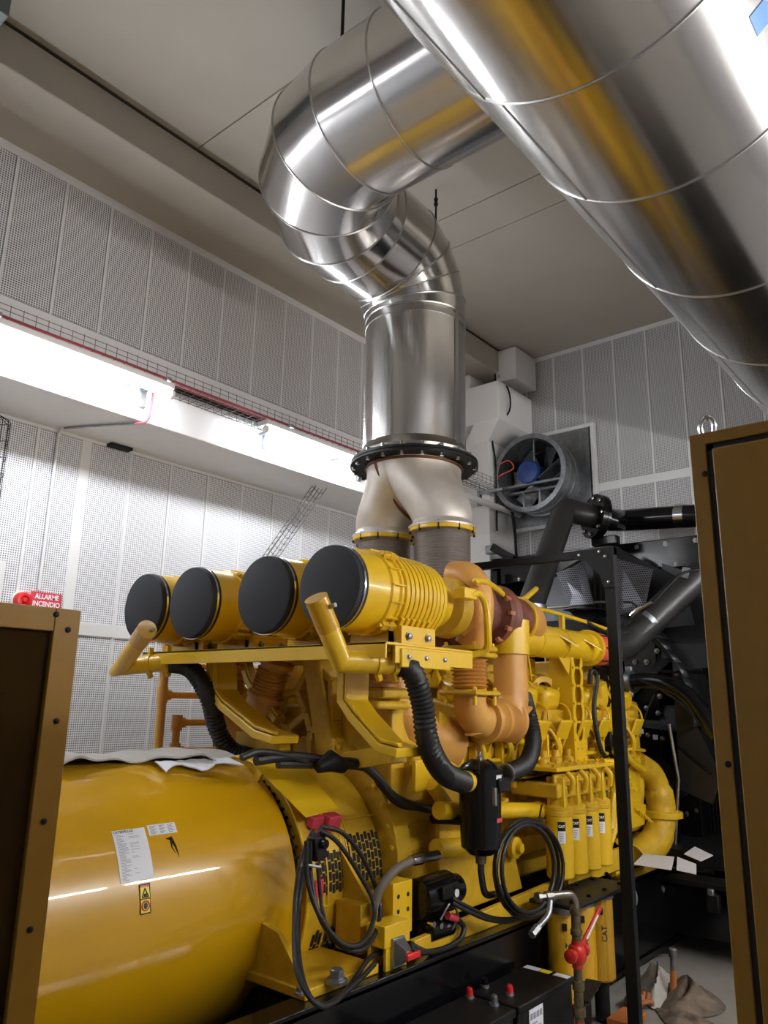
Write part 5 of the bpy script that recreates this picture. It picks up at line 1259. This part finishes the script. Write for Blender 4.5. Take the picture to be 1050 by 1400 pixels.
for dx, dz in ((-.22, -.04), (-.06, -.03), (-.015, -.07), (.0, -.26)): mb.lathe((px_+dx, 5.265, pt.z+dz), -Y, [(0, .014), (.01, .014), (.014, .007)], 8)
mb.build('bolts', CHR, gf)
# ================================================================== RADIATOR at the far wall
YR = 8.45
rd = thing('radiator', (-3.4, 8.7, .44), 'huge black radiator with perforated fan guards filling the back right', 'radiator')
q = lambda nm, mb, m=BLK, b=0: mb.build(nm, m, rd, b)
rx0 = at(672, 772, y=YR).x; rx1 = -1.2; rzt = at(700, 765, y=YR).z; rzt = (at(680, 768, y=YR).z+at(935, 728, y=YR).z)/2
q('core', MB().bb(rx0+.1, rx1-.1, YR+.2, YR+.55, .5, rzt-.1), FINS)
mb = MB()
for k in range(110): xx = rx0+.12+(rx1-rx0-.24)*k/109; mb.bb(xx-.003, xx+.003, YR+.17, YR+.2, .6, rzt-.3)
q('cooling_fins', mb, BLKM)
q('top_tank', MB().bb(rx0, rx1, YR+.0, YR+.6, rzt-.34, rzt), BLK, .012)
q('side_channel', MB().bb(rx0, rx0+.14, YR, YR+.6, .44, rzt), BLK, .006)
q('side_channel', MB().bb(rx1-.14, rx1, YR, YR+.6, .44, rzt), BLK, .006)
q('middle_channel', MB().bb(-2.98, -2.78, YR-.12, YR+.1, .44, at(870, 890, y=YR-.1).z), BLK, .006)
q('bottom_channel', MB().bb(rx0, rx1, YR-.1, YR+.6, .44, .66), BLK, .006)
mb = MB()
for k in range(12): xx = rx0+.3+.33*k; mb.bolt((xx, YR, rzt-.06), -Y, .02, .014); mb.bolt((xx+.1, YR, rzt-.3), -Y, .016, .014)
mb.build('tank_bolts', STEEL, rd, kind='stuff')
mb = MB()
for k in range(10):
    z = 1.0+.2*k; mb.bolt((-2.93, YR-.12, z), -Y, .02, .016); mb.bolt((-2.83, YR-.12, z+.04), -Y, .016, .014)
q('channel_bolts', mb, STEEL)
# fan shroud: square plate with a big ring and the fan behind a mesh
sx, sz = XE+.1, 1.95
n = 48
q('shroud_ring', MB().lathe((sx, YR-.42, sz), Y, [(0, 1.05), (0, 1.0), (.5, 1.02), (.5, 1.1), (.0, 1.08)], 64, False), BLKM)
for k in range(8):
    a = 2*math.pi*k/8; u = V((math.cos(a), 0, math.sin(a))); w_ = V((-math.sin(a), 0, math.cos(a))); c = V((sx, YR-.25, sz))
    q('fan_blade', MB().prism([c+u*.15-w_*.08-Y*.05, c+u*.95-w_*.16-Y*.07, c+u*.95+w_*.14+Y*.06, c+u*.15+w_*.08+Y*.05], (0, .01, 0)), BLKM)
q('fan_hub', MB().lathe((sx, YR-.35, sz), Y, [(0, .14), (.02, .17), (.2, .17)], 28), BLKM)
# peaked perforated guard: two big sheets meeting at the top, seen bright between the posts
def sheet(nm, px, y, m=MESHG):
    P_ = [at(a, b, y=yy) for (a, b), yy in zip(px, y)]
    return q(nm, MB().prism(P_, (0, .008, 0)), m)
sheet('perforated_guard', [(748, 796), (808, 760), (836, 762), (838, 850), (742, 852)], (8.0, 8.0, 8.0, 7.8, 7.8))
sheet('perforated_guard', [(842, 752), (890, 772), (935, 796), (950, 855), (842, 862)], (8.0, 8.0, 8.0, 7.8, 7.8))
sheet('perforated_guard', [(752, 826), (752, 856), (712, 900), (700, 880)], (7.9, 7.8, 7.8, 7.9))
for pts in (((745, 797), (812, 757)), ((842, 750), (932, 798)), ((842, 750), (844, 880)), ((828, 758), (830, 875))):
    q('guard_rim', MB().beam(at(*pts[0], y=8.05), at(*pts[1], y=8.2), .04, .04, Y), BLK)
mb = MB()
for px in (812, 820): mb.tube([at(px, 765, y=8.0), at(px+2, 850, y=7.75)], .012, 8)
q('guard_rods', mb, BLKM)
sheet('folded_panel', [(760, 783), (798, 770), (812, 826), (778, 828)], (7.75, 7.8, 7.68, 7.68), perf('lit_perforated_fold', (120, 120, 128), (10, 10, 12), (0, 2), .024, .36, .3, .8, True))  # lighter copy of the guard sheet; the folds' reflected light is in its colour
sheet('folded_panel', [(844, 764), (893, 778), (882, 830), (844, 842)], (7.8, 7.8, 7.65, 7.65), bpy.data.materials['lit_perforated_fold'])
q('guard_bar', MB().beam(at(700, 860, y=7.75), at(860, 850, y=7.75), .03, .12, Z), BLK)
q('pipe_line', MB().tube(cr([at(742, 832, y=7.7), at(780, 829, y=7.7), at(818, 823, y=7.7), at(845, 825, y=7.65)]), .012, 8), STEEL)
# lower perforated side guard curves on the right
mb = MB(); rs = []
for k in range(14):
    a = math.radians(100-8*k); rs.append([V((sx+1.12*math.cos(a)+.02, yy, sz+1.12*math.sin(a))) for yy in (7.65, 8.1)])
    if k: pass
for k in range(13): mb.add([rs[k][0], rs[k][1], rs[k+1][1], rs[k+1][0]], [(0, 1, 2, 3)])
g_ = q('curved_guard', mb, perf('black_perforated_curve', (60, 62, 66), (5, 5, 6), (1, 2), .03, .36, .35, .6, True))
so = g_.modifiers.new('thickness', 'SOLIDIFY'); so.thickness = .006
sheet('side_guard', [(905, 770), (965, 790), (965, 900), (905, 900)], (8.1, 8.1, 8.1, 8.1))
sheet('side_guard', [(918, 880), (965, 880), (972, 912), (920, 918)], (7.9, 7.9, 7.8, 7.8))
sheet('side_guard', [(922, 958), (945, 975), (985, 1060), (975, 1100), (930, 1080)], (7.9, 7.9, 7.9, 7.9, 7.9))
q('cross_bar', MB().beam(at(905, 918, y=7.85), at(970, 920, y=7.85), .03, .03), BLK)
q('bent_bar', MB().tube([at(915, 990, y=7.75), at(928, 1066, y=7.75), at(922, 1185, y=7.75)], .016, 6), STEEL)
q('bent_bar', MB().tube([at(925, 1018, y=7.8), at(945, 1036, y=7.8), at(972, 1058, y=7.8)], .018, 6), BLK)
q('leg_post', MB().beam(at(922, 1066, y=7.85), at(920, 1190, y=7.85), .1, .1, Y), BLK)
q('mount_plate', MB().box(at(878, 945, y=8.2), (.36, .03, 1.3)), BLK, .006)
mb = MB()
for px, py in ((868, 905), (898, 890), (884, 968), (902, 952), (874, 980), (900, 975), (886, 1005), (870, 1030), (906, 1010), (884, 905)):
    mb.bolt(at(px, py, y=8.17), -Y, .02, .02)
q('plate_bolts', mb, STEEL)
q('drop_cable', MB().tube(cr([at(895, 950, y=8.0), at(884, 975, y=8.0), at(878, 998, y=8.0)]), .01, 8), RUB)
q('connector', MB().box(at(877, 1000, y=8.0), (.04, .03, .05)), PAPER, .004)
q('junction_tag', MB().box(at(896, 1008, y=8.1), (.05, .02, .05)), PAPER, .004)
# black bits by the top left corner of the radiator, slatted fan belt guard
q('corner_fitting', MB().box(at(672, 752, y=8.5), (.14, .1, .12)), GALV, .02)
q('corner_channel', MB().beam(at(674, 748, y=8.4), at(702, 765, y=8.4), .1, .08, Y), BLK)
q('corner_post', MB().bb(rx0+.14, rx0+.2, YR-.2, YR-.1, .5, rzt-.2), BLK)
b_ = MB().tube(cr([at(700, 700, y=8.7), at(704, 730, y=8.7), at(706, 762, y=8.7)]), .02, 8); q('drop_pipe', b_, BLKM)
c = at(674, 800, y=7.0); MB().tube([c, c+V((0, 0, -.25))], [.06, .05], 14).build('black_pump', BLKM, rd)
# black coolant pipe rising to the flange
p1 = thing('coolant_pipe', at(735, 800, y=7.2), 'thick dark coolant pipe rising from the engine to a bolted flange', 'pipe')
a_, b_, c_ = at(722, 830, y=6.9), at(772, 697, y=7.75), at(812, 706, y=8.05)
a_ = at(718, 850, y=6.8)
MB().tube([a_, b_+(a_-b_).normalized()*.08, b_+(c_-b_)*.12, c_], .135, 28).build('riser', BLKP, p1)
dr = (c_-b_).normalized()
MB().lathe(c_-dr*.02, dr, [(0, .15), (0, .26), (.035, .26), (.04, .255), (.06, .255), (.06, .26), (.1, .26), (.1, .15)], 40).build('flange', BLK, p1)
aa_ = perp(dr); ab_ = dr.cross(aa_)
for k in range(8):
    t = 2*math.pi*k/8; MB().lathe(c_-dr*.02+(aa_*math.cos(t)+ab_*math.sin(t))*.215, -dr, [(0, .024), (.014, .024), (.018, .016), (.028, .016)], 8).build('flange_bolt', CHR, p1)
d_ = c_+dr*.08
MB().tube([d_, d_+dr*.12, at(850, 712, y=8.6), at(890, 709, y=8.6), at(1000, 702, y=8.6)], .13, 24).build('cross_pipe', BLK, p1)
MB().tube([at(925, 706, y=8.6), at(938, 705, y=8.6)], .137, 24).build('steel_band', CHR, p1)
MB().lathe(at(716, 836, x=-3.35), Z, [(0, .15), (.0, .2), (.05, .2), (.06, .15)], 28).build('lower_clamp', GALV, p1)
MB().box(at(688, 838, x=-3.2), (.08, .16, .07)).build('clamp_lug', GALV, p1, .02)
MB().box(d_+V((.05, 0, -.28)), (.3, .12, .1)).build('support_block', BLK, p1, .01)
# charge pipe going up right from the header
p2 = thing('charge_cooler_pipe', at(850, 880, y=7.2), 'fat satin black pipe slanting up right past the post', 'pipe')
s0 = V((xh, yh_end+.3, zc_)); e1 = at(958, 783, y=7.6)
s1 = at(856, 880, y=7.0)
MB().tube([s0, s0+Y*.05, s1+V((0, 0, .0)), at(900, 838, y=7.3), e1], [.13, .13, .14, .14, .14], 28).build('pipe', BLKP, p2)
m_ = at(884, 850, y=7.2); dp = (e1-s1).normalized()
MB().lathe(m_-dp*.03, dp, [(0, .142), (0, .15), (.05, .15), (.05, .142)], 28, False).build('strap', GALV, p2)
MB().box(at(937, 783, y=7.3), (.07, .02, .1), M.Rotation(.3, 3, 'Y')).build('lug', GALV, p2, .003)
MB().tube(cr([at(845, 868, y=6.95), at(870, 842, y=7.0), at(892, 825, y=7.0), at(915, 800, y=7.1), at(935, 783, y=7.2), at(960, 778, y=7.3)]), .014, 8).build('thin_line', BLKM, p2)
MB().tube([at(862, 842, y=6.95), at(872, 834, y=6.95), at(882, 829, y=6.95), at(892, 824, y=6.95)], [.018, .026, .02, .018], 8).build('line_fittings', CHR, p2)
MB().tube(cr([at(852, 823, y=6.95), at(864, 824, y=6.95), at(874, 834, y=6.95)]), .01, 7).build('thin_line', BLKM, p2)
# radiator hose with clamp
p3 = thing('radiator_hose', at(900, 935, y=7.4), 'glossy black hose with cast clamp curving off behind the right cabinet', 'hose')
MB().tube(cr([at(862, 932, y=7.4), at(890, 931, y=7.4), at(920, 938, y=7.35), at(945, 955, y=7.3), at(968, 985, y=7.2), at(985, 1010, y=7.1)]), .075, 20).build('hose', BLK, p3)
MB().lathe(at(862, 932, y=7.4)-X*.03, X, [(0, .08), (0, .11), (.05, .11), (.05, .08)], 24).build('clamp', GALV, p3)
for dz in (-.12, .12): MB().box(at(862, 932, y=7.4)+V((0, -.02, dz)), (.07, .05, .05)).build('clamp_ear', GALV, p3, .01)
MB().tube(cr([at(872, 928, y=7.3), at(905, 944, y=7.25), at(940, 970, y=7.2), at(975, 1012, y=7.1)]), .012, 7).build('thin_cable', BLKM, p3)
# black perforated upright behind the post (fan belt guard)
bu = thing('holed_upright', at(836, 930, y=6.6), 'black steel upright with oval holes beside the tall post', 'bracket')
zt4, zb4 = at(838, 860, y=6.6).z, at(832, 1035, y=6.6).z
c = at(830, 950, y=6.6)
MB().holed((c.x+.05, 6.6, zb4), X, Z, .16, (zt4-zb4)/7, 7, .01, .04, .08).build('holed_plate', BLK, bu)
MB().bb(c.x-.06, c.x-.03, 6.6, 6.75, zb4, zt4).build('side_flange', BLK, bu)
MB().box(at(828, 1010, y=6.55), (.14, .1, .12)).build('square_block', BLKM, bu, .01)
# low clutter on the base frame in front of the radiator
rf = thing('cross_frame', (-2.3, 7.5, .1), 'black steel cross frame under the radiator with hoses and bolts', 'base frame')
a_, b_ = at(845, 1255, x=-2.6), at(975, 1255, x=-2.0)
MB().bb(-3.4, -1.2, 7.15, 7.27, .18, .62).build('cross_beam', BLK, rf, .006)
MB().bb(-3.4, -1.2, 7.0, 7.3, .60, .64).build('beam_flange', BLKM, rf, .004)
MB().bb(-2.72, -1.2, 7.3, 8.9, .42, .46).build('floor_plate', BLKM, rf)
MB().tube(cr([at(846, 1190, y=7.1), at(880, 1187, y=7.1), at(930, 1190, y=7.1), at(975, 1192, y=7.1)]), .025, 10).build('hose', BLK, rf)
MB().tube(cr([at(840, 1200, y=7.0), at(852, 1196, y=7.0), at(858, 1204, y=7.0), at(845, 1215, y=7.0)]), .02, 10).build('hose', GALV, rf)
pp = MB().prism([at(892, 1222, y=7.0), at(898, 1208, y=7.0), at(915, 1210, y=7.0), at(922, 1217, y=7.0), at(920, 1224, y=7.0)], (0, .02, 0)).build('pivot_plate', BLK, rf, .003)
MB().lathe(at(904, 1215, y=6.99), -Y, [(0, .035), (.01, .035), (.015, .02), (.02, .02)], 16).build('pivot_bolt', CHR, pp)
MB().lathe(at(888, 1214, y=6.99), -Y, [(0, .03), (.01, .03), (.015, .02), (.02, .02)], 16).build('pivot_bolt', GALV, pp)
MB().box(at(976, 1235, y=7.0), (.1, .08, .14)).build('end_block', BLKM, rf, .01)
MB().box(at(972, 1220, y=6.9), (.05, .04, .05)).build('end_nut', GALV, rf, .01)
for i, (pts, lb) in enumerate(((((866, 1182), (918, 1190), (922, 1172), (880, 1168)), 'white paper sheet lying left of the black leg behind the post'), (((925, 1190), (952, 1196), (952, 1182), (926, 1172)), 'white paper sheet directly right of the black leg'), (((935, 1168), (958, 1178), (975, 1170), (950, 1158)), 'white paper sheet furthest right, under the radiator'))):
    P_ = [at(a, b, z=.80+.02*i) for a, b in pts]; tag(MB().prism(P_, (0, 0, .004)).build('paper_sheet', PAPER), lb, 'paper', 'papers under the radiator')
MB().bb(-3.3, -1.5, 7.5, 8.9, .66, .79).build('upper_plate', BLKM, rf)
# ------------------------------------------------------------------ floor items
# rags
def rag(name, pts, m, label, h, seed):
    rnd = random.Random(seed); nu = 26; P_ = [at(a, b, z=.01) for a, b in pts]; C_ = sum(P_, V())/len(P_)
    mb = MB(); per = cr(P_+[P_[0]], 5)[:-1]; n = len(per); rs = []
    for i in range(9):
        t = i/8; ring = []
        for j, p in enumerate(per):
            f = 1-t; d = (p-C_)*f
            zz = .01+(h*(1-f**2)*(.62+.3*math.sin(j*.45+seed+i*.5)+.12*math.sin(j*.9+i*1.1)) if i else 0)
            ring.append(V((C_.x+d.x, C_.y+d.y, max(zz, .004))))
        rs.append(ring)
    mb.rings(rs); return tag(mb.build(name, m, angle=60), label, 'rag', 'dirty rags on the floor')
rag('rag', [(900, 1345), (925, 1338), (955, 1360), (990, 1372), (985, 1386), (940, 1392), (905, 1380)], RAG, 'large brown stained rag crumpled on the floor by the cabinet', .16, 2)
rag('rag', [(870, 1345), (900, 1332), (925, 1345), (912, 1370), (890, 1378)], CLOTH, 'pale grey rag bunched beside the tall black post', .2, 5)
rag('rag', [(895, 1378), (925, 1385), (975, 1398), (960, 1412), (915, 1402)], RAG, 'flat dark rag nearest the bottom edge of the floor', .05, 8)
p = at(921, 1368, z=0); hm = thing('hammer_handle', p, 'upright wooden stick with grey metal cap behind the rags', 'handle')
h1 = at(920, 1300, y=p.y); 
MB().cyl(p, p.lerp(h1, .62), .024, .022, 14).build('shaft', WOOD, hm)
MB().cyl(p.lerp(h1, .62), p.lerp(h1, .9), .022, .02, 14).build('sleeve', GALV, hm)
MB().lathe(p.lerp(h1, .88), h1-p, [(0, .03), (.05, .032), (.06, .02)], 12).build('cap', GALV, hm)
gl = thing('work_glove', at(862, 1365, z=0), 'tan leather glove half hidden by the black post', 'glove')
c = at(868, 1368, z=.05)
MB().ball(c, .07, 1, 1.3, .7).build('palm', SKIN, gl)
for k in range(4): MB().tube(cr([c+V((-.02+.03*k, .05, 0)), c+V((-.04+.03*k, .12, .02)), c+V((-.05+.03*k, .16, -.02))]), .016, 8).build('finger', SKIN, gl)
MB().tube(cr([c+V((.05, -.02, 0)), c+V((.09, .02, .01)), c+V((.1, .06, -.01))]), .018, 8).build('thumb', SKIN, gl)
tag(MB().beam(at(845, 1402, z=.03), at(868, 1385, z=.03), .16, .05).build('wooden_block', WOOD, None, .006), 'orange wooden block on the floor at the bottom edge by the post', 'block')
# ------------------------------------------------------------------ handrail behind the alternator
hr = thing('handrail', (-5.0, 3.8, 0), 'orange tube handrail with cross pipes behind the alternator barrel', 'handrail')
xh_ = -5.15
def rail(nm, a, b, r=.03): MB().cyl(at(*a, x=xh_), at(*b, x=xh_), r, n=14).build(nm, ORNG, hr)
A0 = at(224, 900, x=xh_); A1 = at(216, 1050, x=xh_)
yA = (A0.y+A1.y)/2; zA = A0.z
MB().cyl((xh_, yA, 0), (xh_, yA, zA+.1), .034, n=14).build('post', ORNG, hr)
z1_, z2_ = at(224, 950, x=xh_).z, at(224, 908, x=xh_).z
MB().cyl((xh_, yA, z1_), (xh_, yA+1.3, z1_), .026, n=12).build('rail', ORNG, hr)
MB().cyl((xh_, yA, z2_), (xh_, yA+1.3, z2_), .026, n=12).build('rail', ORNG, hr)
yB = at(240, 1010, x=xh_).y; z3_, z4_ = at(245, 988, x=xh_).z, at(245, 1027, x=xh_).z
MB().cyl((xh_, yB, 0), (xh_, yB, z3_), .03, n=14).build('post', ORNG, hr)
MB().cyl((xh_, yB-.03, z3_), (xh_, yB+1.2, z3_), .026, n=12).build('rail', ORNG, hr)
MB().cyl((xh_, yB, z4_), (xh_, yB+1.2, z4_), .026, n=12).build('rail', ORNG, hr)
MB().cyl((xh_, yB+1.2, 0), (xh_, yB+1.2, z3_+.03), .03, n=14).build('post', ORNG, hr)
for y_, zz in ((yA, z1_), (yA, z2_), (yB, z3_), (yB, z4_)):
    mb = MB(); mb.cyl((xh_, y_, zz-.06), (xh_, y_, zz+.06), .043, n=14); mb.cyl((xh_, y_, zz), (xh_, y_+.07, zz), .038, n=14); mb.build('tee_socket', ORNG, hr)
c = at(338, 1024, x=xh_); MB().lathe(c, -Y, [(0, .06), (.01, .06), (.02, .03), (.1, .03)], 16).build('end_valve', ORNG, hr)
tag(MB().tube([V((-5.3, at(301, 990, x=-5.3).y, 0)), V((-5.3, at(301, 990, x=-5.3).y, at(303, 935, x=-5.3).z))], .05, 14).build('black_pipe', BLKM), 'black vertical pipe standing behind the orange handrail', 'pipe')
# ================================================================== CABINETS
lc = thing('control_cabinet', (-1.5, 0, 0), 'yellow steel cabinet with smoked window door cut by the left edge', 'cabinet')
xc = -1.5; tr = at(102, 838, x=xc)
H_ = tr.z; yc1 = tr.y; yc0 = -.35
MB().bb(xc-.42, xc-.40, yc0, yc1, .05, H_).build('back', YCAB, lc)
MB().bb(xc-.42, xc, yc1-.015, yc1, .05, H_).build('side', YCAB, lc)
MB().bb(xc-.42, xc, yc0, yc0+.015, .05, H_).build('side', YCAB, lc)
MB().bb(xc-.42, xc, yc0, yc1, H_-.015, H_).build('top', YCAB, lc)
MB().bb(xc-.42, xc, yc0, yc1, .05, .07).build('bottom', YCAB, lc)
MB().bb(xc-.4, xc-.04, yc0+.05, yc1-.05, 0, .05).build('plinth', BLKM, lc)
dw = thing  # door frame
fz = .032; ww = .05
mb = MB()
mb.bb(xc, xc+.02, yc1-ww, yc1+.004, .06, H_+.004); mb.bb(xc, xc+.02, yc0, yc0+ww, .06, H_); mb.bb(xc, xc+.02, yc0+ww, yc1-ww, H_-.042, H_+.004); mb.bb(xc, xc+.02, yc0+ww, yc1-ww, .06, .12)
dr_ = mb.build('door_frame', YCAB, lc, .002)
MB().bb(xc+.004, xc+.009, yc0+ww-.005, yc1-ww+.005, .11, H_-.04).build('smoked_window', GLASS, lc)
for px, py in ((77, 840), (93, 861), (77, 986), (60, 1123), (41, 1271)):
    p = at(px, py, x=xc+.02); mb = MB(); mb.lathe(p, X, [(0, .006), (.0015, .006), (.002, .004), (.003, .003)], 12); mb.build('screw', BLKM, lc)
# instruments behind the window
p = at(10, 870, x=xc-.25); MB().box((xc-.28, p.y-.1, p.z-.22), (.1, .34, .2)).build('relay_box', YCAB, lc, .006)
for k in range(5): MB().box((xc-.3, yc0+.2+.2*k, 1.3), (.08, .12, .18)).build('breaker', BLKM, lc, .006)
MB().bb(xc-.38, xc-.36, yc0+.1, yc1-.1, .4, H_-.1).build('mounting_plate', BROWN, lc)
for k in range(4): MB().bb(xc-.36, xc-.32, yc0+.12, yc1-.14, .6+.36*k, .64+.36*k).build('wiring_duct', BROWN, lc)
rc = thing('switch_cabinet', (.2, 1.7, 0), 'tall shaded yellow steel cabinet with lifting eye at the right edge', 'cabinet')
yc = 1.40; tl = at(943, 597, y=yc); xc0, xc1 = tl.x, tl.x+1.0; H_ = tl.z
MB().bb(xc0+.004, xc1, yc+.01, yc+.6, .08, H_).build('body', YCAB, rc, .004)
mb = MB(); ww = .028
mb.bb(xc0, xc0+ww, yc-.006, yc+.012, .08, H_); mb.bb(xc1-ww, xc1, yc-.006, yc+.012, .08, H_); mb.bb(xc0+ww, xc1-ww, yc-.006, yc+.012, H_-.022, H_); mb.bb(xc0+ww, xc1-ww, yc-.006, yc+.012, .08, .1)
mb.build('front_frame', YCAB, rc, .0015)
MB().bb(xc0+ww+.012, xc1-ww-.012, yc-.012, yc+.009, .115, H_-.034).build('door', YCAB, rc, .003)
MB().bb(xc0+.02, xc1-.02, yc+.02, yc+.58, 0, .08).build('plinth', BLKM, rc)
mb = MB(); mb.bb(xc0+ww, xc0+ww+.012, yc+.001, yc+.011, .1, H_-.02); mb.bb(xc0+ww, xc1-ww, yc+.001, yc+.011, H_-.034, H_-.022); mb.build('door_seal', RUB, rc)
for px, py in ((964, 648), (996, 1045)):
    p = at(px, py, y=yc-.012); MB().lathe(p, -Y, [(0, .005), (.0015, .0055), (.002, .0045), (.002, .003)], 16).build('door_lock', BLKM, rc)
p = at(967, 590, y=yc+.06)
mb = MB(); mb.lathe((p.x, p.y, H_), Z, [(0, .016), (.006, .016), (.01, .009), (.012, .009)], 16)
a_ = 14; mb.tube([V((p.x-.009*1, p.y, H_+.008))]+[V((p.x+.013*math.cos(t), p.y, H_+.032+.02*math.sin(t))) for t in [math.radians(200-24*k) for k in range(10)]]+[V((p.x+.009, p.y, H_+.008))], .0052, 8)
mb.build('lifting_eye', CHR, rc)
